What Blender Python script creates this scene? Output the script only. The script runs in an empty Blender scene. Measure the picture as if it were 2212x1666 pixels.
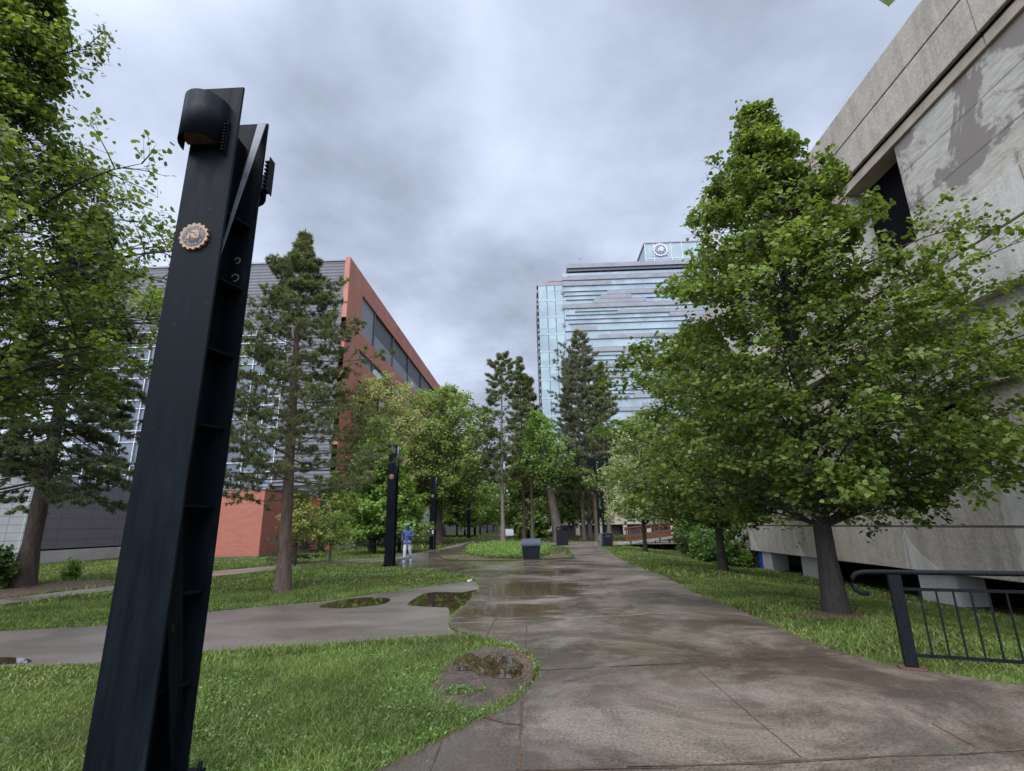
import bpy, bmesh, math, random
import numpy as np
from mathutils import Vector, Matrix, Quaternion
random.seed(4); rng=np.random.default_rng(11)
sc=bpy.context.scene; col=sc.collection; PI=math.pi
# ------------------------------------------------------------------ camera survey (pixel of a 2212x1666 frame -> world)
f=2050/1.8445; cx,cy=1106,833; EYE=1.6
U=np.array([-144,7563,-2050.]); U/=np.linalg.norm(U)
Fv=np.array([94,-555,-2050.]); Fv-=U*Fv.dot(U); Fv/=np.linalg.norm(Fv)
Rv=np.cross(Fv,U); M3=np.array([Rv,Fv,U])
def ray(x,y): return M3@np.array([x-cx,-(y-cy),-f])
def G(x,y,z=0.0):
    d=ray(x,y); t=(z-EYE)/d[2]; return np.array([0,0,EYE])+d*t
def AT(x,y,Y):
    d=ray(x,y); return np.array([0,0,EYE])+d*Y/d[1]
def AX(x,y,X):
    d=ray(x,y); return np.array([0,0,EYE])+d*X/d[0]
def z1(a,b):return ((3100+a*.5402)/1.8445,(b*.5402)/1.8445)
def z3(a,b):return (a*.3253,813.2+b*.3253)
def z4(a,b):return (813.2+.3001*a,1165.6+.3001*b)
def z5(a,b):return (542.2+.2451*a,921.7+.2451*b)
def z5b(a,b):return (1355.4+.3873*a,1192.7+.3873*b)
def z6(a,b):return (975.9+.2451*a,867.4+.2451*b)
def zr(a,b):return ((800+a*.6001)/1.8445,(1000+b*.6001)/1.8445)
def zt(a,b):return ((2000+a*.4801)/1.8445,(900+b*.4801)/1.8445)
def smooth(t): t=np.clip(t,0,1); return t*t*(3-2*t)
def gz(X,Y):   # lawn height: falls away towards the concrete building on the right
    X=np.asarray(X,float);Y=np.asarray(Y,float)
    return -.03-.57*smooth((X-5.2)/5.2)*smooth((52-Y)/16)
# ------------------------------------------------------------------ materials
def mat(name,base=(.5,.5,.5),rough=.6,metal=0,spec=.5):
    m=bpy.data.materials.new(name); m.use_nodes=True
    b=m.node_tree.nodes['Principled BSDF']
    b.inputs['Base Color'].default_value=(*base,1); b.inputs['Roughness'].default_value=rough
    b.inputs['Metallic'].default_value=metal; b.inputs['Specular IOR Level'].default_value=spec
    return m
class NT:
    def __init__(s,m): s.m=m; s.t=m.node_tree; s.n=s.t.nodes; s.l=s.t.links; s.b=s.n.get('Principled BSDF'); s._c=None
    def node(s,ty,**k):
        n=s.n.new(ty)
        for a,v in k.items(): setattr(n,a,v)
        return n
    def link(s,a,b): s.l.new(a,b)
    @property
    def co(s):
        if s._c is None: s._c=s.node('ShaderNodeNewGeometry').outputs['Position']
        return s._c
    def noise(s,scale,detail=4,rough=.55,dist=0,vec=None,sc3=None,off=(0,0,0)):
        n=s.node('ShaderNodeTexNoise'); n.inputs['Scale'].default_value=scale; n.inputs['Detail'].default_value=detail
        n.inputs['Roughness'].default_value=rough; n.inputs['Distortion'].default_value=dist
        v=vec or s.co
        if sc3:
            mp=s.node('ShaderNodeMapping'); mp.inputs['Scale'].default_value=sc3; mp.inputs['Location'].default_value=off; s.link(v,mp.inputs['Vector']); v=mp.outputs[0]
        s.link(v,n.inputs['Vector']); return n.outputs['Fac']
    def ramp(s,fac,pts,interp='LINEAR'):
        r=s.node('ShaderNodeValToRGB'); r.color_ramp.interpolation=interp; e=r.color_ramp.elements
        while len(e)<len(pts): e.new(.5)
        for k,(p,c) in enumerate(pts):
            if not isinstance(c,(tuple,list)): c=(c,c,c)
            e[k].position=p; e[k].color=(*c,1)
        s.link(fac,r.inputs[0]); return r.outputs['Color']
    def mix(s,a,b,fac,mode='MIX'):
        n=s.node('ShaderNodeMix',data_type='RGBA',blend_type=mode)
        for v,i in ((a,6),(b,7),(fac,0)):
            if isinstance(v,(int,float)): n.inputs[i].default_value=v
            elif isinstance(v,tuple): n.inputs[i].default_value=(*v,1)
            else: s.link(v,n.inputs[i])
        return n.outputs[2]
    def math(s,op,a,b=0.,c=None):
        n=s.node('ShaderNodeMath',operation=op)
        for k,v in enumerate((a,b) if c is None else (a,b,c)):
            if isinstance(v,(int,float)): n.inputs[k].default_value=v
            else: s.link(v,n.inputs[k])
        return n.outputs[0]
    def bump(s,h,strength=.3,dist=.02):
        n=s.node('ShaderNodeBump'); n.inputs['Strength'].default_value=strength; n.inputs['Distance'].default_value=dist
        s.link(h,n.inputs['Height']); s.link(n.outputs[0],s.b.inputs['Normal'])
    def color(s,c): s.link(c,s.b.inputs['Base Color'])
    def rough(s,c): s.link(c,s.b.inputs['Roughness'])
    def island(s): return s.node('ShaderNodeNewGeometry').outputs['Random Per Island']
    def sep(s):
        n=s.node('ShaderNodeSeparateXYZ'); s.link(s.co,n.inputs[0]); return n.outputs
MT={}
def grit_mat(name,c1,c2,scale=40,big=1.2,rough=.7,bump=.3,speck=.35,streak=0):
    m=mat(name,c1,rough,0,.0 if name=='soil' else .5); t=NT(m)
    a=t.noise(big,5,.6); b=t.noise(scale,3,.7)
    c=t.mix(c1,c2,t.ramp(a,[(.35,0),(.68,1)]))
    k=t.ramp(b,[(.3,1-speck),(.7,1+speck*.6)])
    if streak: # rain streaks and grime running down the face
        c=t.mix(c,t.ramp(t.noise(1,5,.7,.2,sc3=(.6,2.6,.16)),[(.36,.80),(.55,1.03)]),1.0,'MULTIPLY'); c=t.mix(c,t.ramp(t.noise(2.2,6,.75,.3),[(.3,.86),(.6,1.05)]),1.0,'MULTIPLY')
    t.color(t.mix(c,k,1.0,'MULTIPLY')); t.bump(b,bump,.01); MT[name]=m; return m
def leaf_mat(name,c1,c2,c3,trans=.35,rough=.45,dark=.75):
    m=bpy.data.materials.new(name); m.use_nodes=True; t=NT(m); b=t.b
    r=t.island(); c=t.ramp(r,[(0,c1),(.5,c2),(1,c3)])
    n=t.noise(.9,3); c=t.mix(c,t.ramp(n,[(.35,dark),(.65,1.2)]),1.0,'MULTIPLY')
    t.color(c); b.inputs['Roughness'].default_value=rough; b.inputs['Specular IOR Level'].default_value=.4
    tr=t.node('ShaderNodeBsdfTranslucent'); t.link(t.mix(c,(1.25,1.25,.6),1.0,'MULTIPLY'),tr.inputs['Color'])
    mx=t.node('ShaderNodeMixShader'); mx.inputs[0].default_value=trans
    t.link(b.outputs[0],mx.inputs[1]); t.link(tr.outputs[0],mx.inputs[2]); t.link(mx.outputs[0],t.n['Material Output'].inputs['Surface'])
    MT[name]=m; return m
def bark_mat(name,c1,c2,scale=9):
    m=mat(name,c1,.85); t=NT(m)
    a=t.noise(scale,5,.65,sc3=(1,1,.25)); b=t.noise(scale*3,4,.7,sc3=(1,1,.45))
    t.color(t.mix(t.ramp(a,[(.35,c1),(.62,c2)]),t.ramp(b,[(.3,.6),(.7,1.2)]),1.0,'MULTIPLY')); t.bump(a,.9,.04); MT[name]=m; return m
# wet concrete of the plaza
def concrete_wet():
    m=mat('wet_concrete',(.2,.19,.175),.5); t=NT(m)
    st=t.noise(.55,9,.72,.7,sc3=(1,1,1),off=(3.1,1.7,0)); st2=t.noise(2.1,6,.7,.5)
    sp=t.noise(38,3,.85); sp2=t.noise(60,2,.8); ox=t.sep()
    base=t.mix((.158,.128,.103),(.055,.041,.030),t.ramp(st,[(.41,0),(.56,1)]))
    base=t.mix(base,(.062,.055,.040),t.ramp(t.noise(1.0,10,.78,.3,off=(9,2,0),sc3=(1,1,1)),[(.50,0),(.64,.8)]))
    base=t.mix(base,(.10,.066,.048),t.ramp(st2,[(.52,0),(.70,.7)]))
    # patches of standing water film: soft, noisy ellipses
    wob=t.noise(1.6,5,.6,.8,sc3=(.5,1.6,1)); tot=None
    for (x,y,rx,ry) in [(-.2,14.2,1.5,1.7),(-.45,10.7,.95,.95),(.5,18.9,1.3,1.3)]:
        dx=t.math('DIVIDE',t.math('SUBTRACT',ox[0],x),rx); dy=t.math('DIVIDE',t.math('SUBTRACT',ox[1],y),ry)
        d=t.math('SQRT',t.math('ADD',t.math('MULTIPLY',dx,dx),t.math('MULTIPLY',dy,dy)))
        v=t.math('SUBTRACT',1.25,d); tot=v if tot is None else t.math('MAXIMUM',tot,v)
    film=t.math('ADD',tot,t.math('MULTIPLY',t.math('SUBTRACT',wob,.5),3.4)); fr=t.ramp(film,[(.22,0),(.42,1)])
    base=t.mix(base,(.075,.052,.036),t.math('MULTIPLY',fr,.8))
    base=t.mix(base,t.ramp(sp,[(.34,.5),(.5,1.0),(.68,1.5)]),1.0,'MULTIPLY')
    base=t.mix(base,t.ramp(sp2,[(.62,1.0),(.74,1.9)]),1.0,'MULTIPLY')
    t.color(base)
    wet=t.noise(.5,7,.62,.6,sc3=(.9,1.2,1),off=(8.3,2.4,0))
    w=t.math('ADD',wet,t.math('MULTIPLY_ADD',ox[0],-.05,.05))
    r=t.ramp(w,[(.38,.52),(.50,.30),(.62,.15)]); t.rough(t.mix(r,(.035,.035,.035),fr))
    t.b.inputs['Specular IOR Level'].default_value=.5
    n=t.node('ShaderNodeBump'); n.inputs['Distance'].default_value=.008; t.link(t.mix(t.noise(60,3,.7),t.noise(5,3,.5),.35),n.inputs['Height'])
    t.link(t.math('MULTIPLY_ADD',fr,-.22,.25),n.inputs['Strength']); t.link(n.outputs[0],t.b.inputs['Normal']); MT['concrete_wet']=m; return m
def wet_asphalt(name,c1,c2,lo=.12,hi=.45):
    m=mat(name,c1,.4); t=NT(m)
    st=t.noise(.7,5,.6,.5,sc3=(1,1.3,1)); sp=t.noise(85,2,.8)
    t.color(t.mix(t.mix(c1,c2,t.ramp(st,[(.35,0),(.65,1)])),t.ramp(sp,[(.3,.6),(.7,1.5)]),1.0,'MULTIPLY'))
    t.rough(t.ramp(t.noise(.5,4,.5,sc3=(.6,1.6,1),off=(4,9,0)),[(.38,hi),(.62,lo)])); t.bump(t.noise(70,3,.7),.3,.008)
    t.b.inputs['Specular IOR Level'].default_value=.6; MT[name]=m; return m
concrete_wet(); wet_asphalt('asphalt',(.082,.066,.055),(.125,.105,.090),.24,.5); wet_asphalt('brown_path',(.11,.088,.066),(.17,.142,.115),.22,.5)
def water():
    m=mat('puddle_water',(.018,.014,.009),.015); t=NT(m); t.b.inputs['IOR'].default_value=1.33; t.b.inputs['Specular IOR Level'].default_value=.8
    t.color(t.ramp(t.noise(3,3),[(.3,(.02,.014,.007)),(.7,(.05,.036,.02))])); t.bump(t.noise(9,2,.5,.5),.02,.004); MT['water']=m
water()
grit_mat('soil',(.052,.046,.022),(.04,.062,.018),60,1.3,1,.5)
grit_mat('mulch',(.10,.055,.032),(.052,.032,.022),45,3,.8,.9,.6)
grit_mat('mud',(.038,.028,.021),(.085,.066,.052),60,3.2,.45,.9,.5)
grit_mat('joint_dirt',(.035,.022,.015),(.085,.05,.028),18,5,.9,.4,.6)
grit_mat('joint_pale',(.26,.25,.24),(.2,.185,.17),50,3,.4,.2)
grit_mat('agg_concrete',(.41,.365,.30),(.335,.295,.24),19,.5,.8,.35,.3,1)
grit_mat('clean_concrete',(.50,.475,.43),(.43,.405,.36),22,.8,.8,.3,.22,1)
grit_mat('ledge_concrete',(.4,.33,.255),(.27,.225,.18),30,1.5,.8,.4,.2)
grit_mat('base_concrete',(.3,.29,.265),(.38,.37,.345),25,1,.8,.3,.15)
grit_mat('pale_wall',(.5,.51,.5),(.56,.57,.56),20,.6,.6,.1,.05)
def stained():
    m=mat('stained_concrete',(.3,.3,.27),.7); t=NT(m)
    a=t.noise(.62,8,.68,.5,off=(2.2,5.0,1.4),sc3=(1,1,1)); b=t.noise(3.0,5,.65,sc3=(1,.6,3.0)); g=t.noise(40,3,.7)
    pale=t.mix((.44,.425,.355),(.28,.26,.215),t.ramp(b,[(.35,0),(.7,1)]))
    c=t.mix(pale,(.185,.16,.138),t.ramp(a,[(.455,0),(.50,1)]))
    # board marks of the cast wall
    s=t.sep(); w=t.math('PINGPONG',s[2],.55); line=t.ramp(w,[(0,.45),(.012,.55),(.03,1)])
    t.color(t.mix(t.mix(c,line,1.0,'MULTIPLY'),t.ramp(g,[(.3,.85),(.7,1.12)]),1.0,'MULTIPLY')); t.bump(b,.3,.02); MT['stained']=m
stained()
def black_steel():
    m=mat('black_painted_steel',(.012,.014,.018),.32); t=NT(m)
    a=t.noise(3.2,4,.6,sc3=(4,4,.55)); b=t.noise(26,5,.75)
    c=t.ramp(a,[(.3,(.003,.004,.006)),(.62,(.005,.008,.011)),(.75,(.010,.015,.020))])
    t.color(t.mix(c,(.1,.075,.06),t.ramp(t.noise(11,6,.8),[(.665,0),(.72,.7)])))
    t.rough(t.ramp(a,[(.3,.36),(.7,.6)])); t.bump(b,.12,.004); t.b.inputs['Specular IOR Level'].default_value=.06; MT['black']=m
black_steel()
def simple(name,c,rough=.6,metal=0,var=.25,scale=6,spec=.5):
    m=mat(name,c,rough,metal,spec); t=NT(m); a=t.noise(scale,4,.6)
    t.color(t.mix(c,t.ramp(a,[(.3,1-var),(.7,1+var*.6)]),1.0,'MULTIPLY')); MT[name]=m; return m
simple('rail_paint',(.008,.010,.012),.5,0,.4,30,.07); simple('rust',(.09,.045,.03),.8,0,.4,30); simple('light_strip',(.085,.1,.12),.5,.0,.3,8)
simple('gold',(.27,.165,.075),.5,.0,.25,60); simple('navy',(.012,.02,.06),.5,0,.2,60); simple('letter',(.45,.4,.33),.5,0,.1,50); simple('tan_letter',(.30,.27,.25),.5,0,.1,50)
simple('white_sign',(.5,.5,.5),.5,0,.05); simple('navy_sign',(.02,.03,.13),.5,0,.1)
simple('siding',(.10,.102,.112),.7,0,.12,2); simple('dark_wall',(.074,.074,.082),.55,0,.06,3); simple('white_mullion',(.5,.53,.56),.4); simple('dark_frame',(.035,.037,.042),.4)
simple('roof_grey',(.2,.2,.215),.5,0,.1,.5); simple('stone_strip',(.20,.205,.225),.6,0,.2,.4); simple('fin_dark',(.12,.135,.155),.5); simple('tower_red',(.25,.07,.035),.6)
simple('orange_band',(.55,.13,.05),.5); simple('pale_blue_wall',(.38,.47,.55),.5,0,.08); simple('plastic_black',(.010,.011,.016),.6,0,.3,8,.15); simple('plastic_lid',(.05,.06,.075),.45,0,.2,5,.2)
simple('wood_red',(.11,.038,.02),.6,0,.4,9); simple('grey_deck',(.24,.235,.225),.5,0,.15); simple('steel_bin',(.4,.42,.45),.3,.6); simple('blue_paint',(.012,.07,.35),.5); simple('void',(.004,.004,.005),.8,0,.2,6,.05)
simple('skin',(.045,.022,.014),.5,0,.1); simple('hoodie_blue',(.045,.07,.2),.85,0,.3,14); simple('trouser_grey',(.48,.48,.56),.85,0,.15,14); simple('beanie',(.045,.26,.75),.8,0,.1); simple('shoe',(.05,.5,.65),.5,0,.3,30); simple('sole',(.7,.7,.72),.6); simple('phone',(.02,.02,.025),.2); simple('hair',(.008,.006,.006),.8)
simple('drain_pipe',(.16,.14,.12),.5,0,.2)
def red_panel():
    m=mat('red_terracotta_panel',(.3,.1,.06),.65); t=NT(m); a=t.noise(.7,5,.6,sc3=(1,1,.5)); b=t.noise(9,3)
    t.color(t.mix(t.ramp(a,[(.3,(.29,.098,.062)),(.7,(.36,.135,.088))]),t.ramp(b,[(.3,.9),(.7,1.08)]),1.0,'MULTIPLY')); MT['red']=m
red_panel()
def brick():
    m=mat('red_brick',(.28,.075,.045),.75); t=NT(m); s=t.sep(); cmb=t.node('ShaderNodeCombineXYZ')
    t.link(t.math('ADD',s[0],s[1]),cmb.inputs[0]); t.link(s[2],cmb.inputs[1])
    br=t.node('ShaderNodeTexBrick'); br.inputs['Scale'].default_value=1; br.inputs['Brick Width'].default_value=.4; br.inputs['Row Height'].default_value=.1; br.inputs['Mortar Size'].default_value=.006
    br.inputs['Color1'].default_value=(.34,.115,.075,1); br.inputs['Color2'].default_value=(.29,.092,.06,1); br.inputs['Mortar'].default_value=(.2,.09,.07,1)
    t.link(cmb.outputs[0],br.inputs['Vector']); t.color(br.outputs['Color']); MT['brick']=m
brick()
def grid_wall(name,c,cl,px,pz,ln=.012,rough=.6):
    m=mat(name,c,rough); t=NT(m); s=t.sep(); h=t.math('ADD',s[0],s[1])
    a=t.math('PINGPONG',h,px/2); b=t.math('PINGPONG',s[2],pz/2); d=t.math('MINIMUM',a,b)
    k=t.math('LESS_THAN',d,ln); n=t.noise(2,3); t.color(t.mix(t.mix(c,t.ramp(n,[(.3,.93),(.7,1.05)]),1.0,'MULTIPLY'),cl,k)); MT[name]=m
grid_wall('tile_white',(.7,.71,.69),(.2,.2,.2),.9,.42,.012); grid_wall('tile_dark',(.115,.112,.124),(.035,.035,.04),2.2,.62,.012,.5)
def glass_mat(name,c,c2,metal=.55,rough=.08):
    m=mat(name,c,rough,metal); t=NT(m); r=t.island(); n=t.noise(.25,3)
    t.color(t.mix(t.ramp(r,[(0,c),(1,c2)]),t.ramp(n,[(.35,.85),(.65,1.12)]),1.0,'MULTIPLY')); MT[name]=m
glass_mat('tower_glass',(.235,.30,.335),(.27,.34,.375),.0,.2); glass_mat('tower_glass_dark',(.205,.265,.30),(.235,.30,.335),.0,.2); glass_mat('tower_glass_blind',(.22,.31,.33),(.26,.35,.37),.0,.4)
glass_mat('curtain_glass',(.07,.085,.105),(.12,.135,.16),.12,.12); glass_mat('strip_glass',(.4,.44,.5),(.5,.55,.6),.7,.06)
bark_mat('bark_linden',(.012,.010,.008),(.03,.024,.019),14); bark_mat('bark_pine',(.075,.045,.032),(.13,.09,.07),10); bark_mat('bark_spruce',(.05,.036,.027),(.095,.072,.058),12); bark_mat('bark_elm',(.04,.03,.024),(.09,.07,.058),6); bark_mat('bark_grey',(.1,.08,.066),(.19,.16,.14),9)
leaf_mat('leaf_linden',(.072,.12,.02),(.12,.178,.033),(.21,.265,.064),.5,.42,.62)
leaf_mat('leaf_linden_dark',(.07,.118,.024),(.11,.168,.037),(.18,.24,.062),.5,.5,.62)
leaf_mat('leaf_bright',(.10,.18,.026),(.145,.24,.04),(.21,.3,.065),.48,.45,.7)
leaf_mat('leaf_elm',(.14,.21,.045),(.2,.28,.068),(.28,.35,.12),.48,.5,.75)
leaf_mat('leaf_yellow',(.2,.23,.05),(.27,.3,.08),(.32,.34,.13),.42)
leaf_mat('leaf_far',(.10,.18,.034),(.15,.24,.055),(.2,.29,.085),.5,.5,.75)
leaf_mat('leaf_pale',(.17,.22,.07),(.24,.3,.12),(.5,.53,.33),.42)
leaf_mat('leaf_shrub',(.055,.12,.02),(.085,.17,.035),(.13,.22,.055),.45)
leaf_mat('leaf_yellowgreen',(.24,.27,.09),(.33,.35,.14),(.4,.4,.2),.45)
leaf_mat('needle_pine',(.085,.105,.048),(.13,.155,.068),(.21,.235,.10),.4,.6,.65)
leaf_mat('needle_spruce',(.075,.098,.055),(.11,.14,.078),(.155,.185,.10),.4,.6,.65)
leaf_mat('needle_grey',(.115,.125,.085),(.15,.16,.105),(.19,.2,.135),.4,.6,.7)
leaf_mat('needle_blue',(.05,.08,.065),(.075,.115,.09),(.11,.15,.12),.3,.55)
leaf_mat('grass_blade',(.075,.132,.025),(.13,.195,.04),(.23,.275,.09),.42,.5,.65)
leaf_mat('grass_dry',(.16,.12,.06),(.2,.16,.08),(.1,.12,.04),.3,.6)
leaf_mat('weed_leaf',(.06,.13,.02),(.10,.185,.035),(.16,.24,.07),.35,.4)
leaf_mat('debris',(.13,.075,.04),(.2,.12,.065),(.09,.05,.03),.1,.7)
# ------------------------------------------------------------------ mesh helpers
def fast_mesh(name,V,F,mats,mi=None,smooth_=False):
    """V (n,3); F list of (m,k) int arrays"""
    V=np.ascontiguousarray(V,dtype=np.float32); me=bpy.data.meshes.new(name)
    if not isinstance(F,list): F=[F]
    me.vertices.add(len(V)); me.vertices.foreach_set('co',V.ravel())
    tot=sum(a.size for a in F); npoly=sum(len(a) for a in F)
    me.loops.add(tot); me.loops.foreach_set('vertex_index',np.concatenate([a.ravel() for a in F]).astype(np.int32))
    me.polygons.add(npoly)
    ls=np.concatenate([np.full(len(a),a.shape[1]) for a in F]).astype(np.int32)
    st=np.concatenate([[0],np.cumsum(ls)[:-1]]).astype(np.int32)
    me.polygons.foreach_set('loop_start',st); me.polygons.foreach_set('loop_total',ls)
    for m in (mats if isinstance(mats,list) else [mats]): me.materials.append(m)
    if mi is not None: me.polygons.foreach_set('material_index',mi.astype(np.int32))
    if smooth_: me.polygons.foreach_set('use_smooth',np.ones(npoly,bool))
    me.update(calc_edges=True); me.validate(); return me
def link(name,me,parent=None,loc=None):
    o=bpy.data.objects.new(name,me); col.objects.link(o)
    if parent: o.parent=parent
    if loc is not None: o.location=loc
    return o
def tag(o,label,cat,group=None,kind=None):
    if label: o['label']=label
    if cat: o['category']=cat
    if group: o['group']=group
    if kind: o['kind']=kind
    return o
def empty(name,loc,label,cat,group=None,rz=0):
    o=bpy.data.objects.new(name,None); col.objects.link(o); o.location=loc; o.rotation_euler=(0,0,rz); o.empty_display_size=.2
    return tag(o,label,cat,group)
def struct(o): o['kind']='structure'; return o
class MB:
    def __init__(s): s.v=[];s.f=[];s.m=[];s.sm=[]
    def add(s,vs,fs,mi=0,sm=False):
        b=len(s.v); s.v+= [tuple(map(float,v)) for v in vs]; s.f+=[tuple(b+i for i in q) for q in fs]; s.m+=[mi]*len(fs); s.sm+=[sm]*len(fs); return s
    def box(s,x0,x1,y0,y1,z0,z1,mi=0):
        return s.add([(x0,y0,z0),(x1,y0,z0),(x1,y1,z0),(x0,y1,z0),(x0,y0,z1),(x1,y0,z1),(x1,y1,z1),(x0,y1,z1)],[(3,2,1,0),(4,5,6,7),(0,1,5,4),(1,2,6,5),(2,3,7,6),(3,0,4,7)],mi)
    def tube(s,pts,r,n=8,mi=0,cap=True):
        pts=[Vector(p) for p in pts]; rs=r if isinstance(r,(list,tuple)) else [r]*len(pts); vs=[]; fs=[]
        ref=Vector((0,0,1)) if abs((pts[-1]-pts[0]).normalized().z)<.9 else Vector((1,0,0))
        for i,p in enumerate(pts):
            d=(pts[min(i+1,len(pts)-1)]-pts[max(i-1,0)]).normalized(); a=d.cross(ref).normalized(); b=d.cross(a)
            for k in range(n):
                t=2*PI*k/n; vs.append(p+a*math.cos(t)*rs[i]+b*math.sin(t)*rs[i])
        for i in range(len(pts)-1):
            for k in range(n): fs.append((i*n+k,i*n+(k+1)%n,(i+1)*n+(k+1)%n,(i+1)*n+k))
        if cap: fs.append(tuple(range(n-1,-1,-1))); fs.append(tuple((len(pts)-1)*n+k for k in range(n)))
        return s.add(vs,fs,mi,True)
    def prism(s,poly,axis,a,b,mi=0):
        """poly: 2D outline; axis 'x','y','z' = extrusion axis"""
        def P(u,v,w): return {'x':(w,u,v),'y':(u,w,v),'z':(u,v,w)}[axis]
        n=len(poly); vs=[P(u,v,a) for u,v in poly]+[P(u,v,b) for u,v in poly]
        fs=[tuple(range(n)),tuple(range(2*n-1,n-1,-1))]+[(k,(k+1)%n,n+(k+1)%n,n+k) for k in range(n)]
        return s.add(vs,fs,mi)
    def me(s,name,mats,bevel=0):
        me=bpy.data.meshes.new(name); me.from_pydata(s.v,[],s.f)
        for m in (mats if isinstance(mats,list) else [mats]): me.materials.append(m)
        for p,mi,sm in zip(me.polygons,s.m,s.sm): p.material_index=mi; p.use_smooth=sm
        bm=bmesh.new(); bm.from_mesh(me)
        if bevel:
            bmesh.ops.bevel(bm,geom=[e for e in bm.edges if e.is_manifold and e.calc_face_angle(0)>.6],offset=bevel,segments=2,affect='EDGES',clamp_overlap=True)
        bmesh.ops.recalc_face_normals(bm,faces=bm.faces); bm.to_mesh(me); bm.free(); me.update(); return me
    def build(s,name,mats,parent=None,loc=None,bevel=0):
        return link(name,s.me(name,mats,bevel),parent,loc)
def BX(name,m,parent,*a,bevel=0): return MB().box(*a).build(name,m,parent,bevel=bevel)
def pip(px,py,poly):
    poly=np.asarray(poly)[:,:2]; inside=np.zeros(len(px),bool); j=len(poly)-1
    for i in range(len(poly)):
        xi,yi=poly[i];xj,yj=poly[j]
        c=((yi>py)!=(yj>py)); d=(yj-yi) if yj!=yi else 1e-9
        inside^=c&(px<(xj-xi)*(py-yi)/d+xi); j=i
    return inside
def smooth_poly(p,n=3):
    """Catmull-Rom through the outline, corners kept reasonably"""
    p=np.asarray(p,float); out=[]; N=len(p)
    for i in range(N):
        a,b,c,d=p[i-1],p[i],p[(i+1)%N],p[(i+2)%N]
        for k in range(n):
            t=k/n; out.append(.5*((2*b)+(-a+c)*t+(2*a-5*b+4*c-d)*t*t+(-a+3*b-3*c+d)*t**3))
    return np.array(out)
def wobble(poly,amp,step,seed):
    r=np.random.default_rng(seed); out=[]
    for i in range(len(poly)):
        a=np.array(poly[i][:2]);b=np.array(poly[(i+1)%len(poly)][:2]); L=np.linalg.norm(b-a); n=max(1,min(30,int(L/step)))
        for k in range(n): out.append(a+(b-a)*k/n+r.normal(0,amp,2)*(1 if k else .5))
    return out
def sheet(name,poly,z,mt,thick=.0,kind=True,zf=None):
    """flat sheet (or slab) triangulated from a ground outline"""
    bm=bmesh.new(); vs=[bm.verts.new((p[0],p[1],z)) for p in poly]; fc=bm.faces.new(vs)
    if fc.normal.z<0: fc.normal_flip()
    fc.normal_update()
    if fc.normal.z<0: bmesh.ops.reverse_faces(bm,faces=[fc])
    if thick:
        r=bmesh.ops.extrude_face_region(bm,geom=[fc]); bmesh.ops.translate(bm,vec=(0,0,-thick),verts=[v for v in r['geom'] if isinstance(v,bmesh.types.BMVert)])
    bmesh.ops.triangulate(bm,faces=[q for q in bm.faces if len(q.verts)>4]); bmesh.ops.recalc_face_normals(bm,faces=bm.faces)
    if not thick:
        for q in bm.faces:
            q.normal_update()
            if q.normal.z<0: q.normal_flip()
    me=bpy.data.meshes.new(name); bm.to_mesh(me); bm.free(); me.materials.append(mt)
    o=link(name,me); 
    if kind: struct(o)
    return o
def gp(fn,pts,z=0.0): return [G(*fn(a,b),z)[:2] for a,b in pts]
D=lambda a,b:(a,b)
# ------------------------------------------------------------------ ground
def make_ground():
    xs=np.unique(np.concatenate([np.linspace(-400,-40,13),np.linspace(-40,40,81),np.linspace(40,400,13)])); ys=np.unique(np.concatenate([np.linspace(-60,-8,8),np.linspace(-8,70,79),np.linspace(70,900,18)]))
    X,Y=np.meshgrid(xs,ys,indexing='ij'); V=np.stack([X,Y,gz(X,Y)],-1).reshape(-1,3); n=len(ys)
    i,j=np.meshgrid(np.arange(len(xs)-1),np.arange(n-1),indexing='ij'); a=(i*n+j).ravel()
    Fq=np.stack([a,a+n,a+n+1,a+1],-1); struct(link('ground',fast_mesh('ground',V,Fq,MT['soil'],smooth_=True)))
make_ground()
edge_left=gp(z4,[(250,1530),(500,1400),(700,1300),(780,1270),(880,1215),(985,1158),(1020,1135),(1050,1100),(1055,1085),(1110,1050),(1150,1005),(1168,965),(1172,920),(1160,885),(1135,850),(1100,818),(1060,793),(1000,770),(930,746),(870,727),(790,700),(735,690),(680,683),(620,668),(580,653),(545,637),(525,618),(522,600),(530,572),(550,545),(575,523),(640,470),(672,440),(700,408),(722,384),(738,358),(742,330),(732,310),(710,292),(680,275),(650,262),(605,246),(560,235),(500,222),(475,217),(400,209),(330,204)])
edge_left=[np.array([-2.6,1.5]),np.array([-1.9,2.9])]+edge_left
top=[G(*p)[:2] for p in [(867,1226),(850,1222),(836,1213),(838,1206),(861,1201),(944,1186),(1008,1170),(1069,1156),(1084,1149.6)]]+[G(1090,1143.5)[:2],G(1108,1143.5)[:2]]+[G(*p)[:2] for p in [(1112,1157),(1094,1159),(1078,1166),(1123,1168),(1196,1170),(1358,1169.5),(1365,1173),(1300,1179)]]
redge=[G(1300,1183)[:2]]+gp(z5b,[(0,60),(200,130),(400,238),(640,330),(860,425),(1000,490),(1120,535),(1250,570),(1400,612),(1540,640),(1700,665),(2212,742)])+[np.array([9.,4.6]),np.array([9,-6]),np.array([-2.6,-6])]
PLAZA=edge_left+top+redge
sheet('plaza',PLAZA,0,MT['concrete_wet'],.08)
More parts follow.
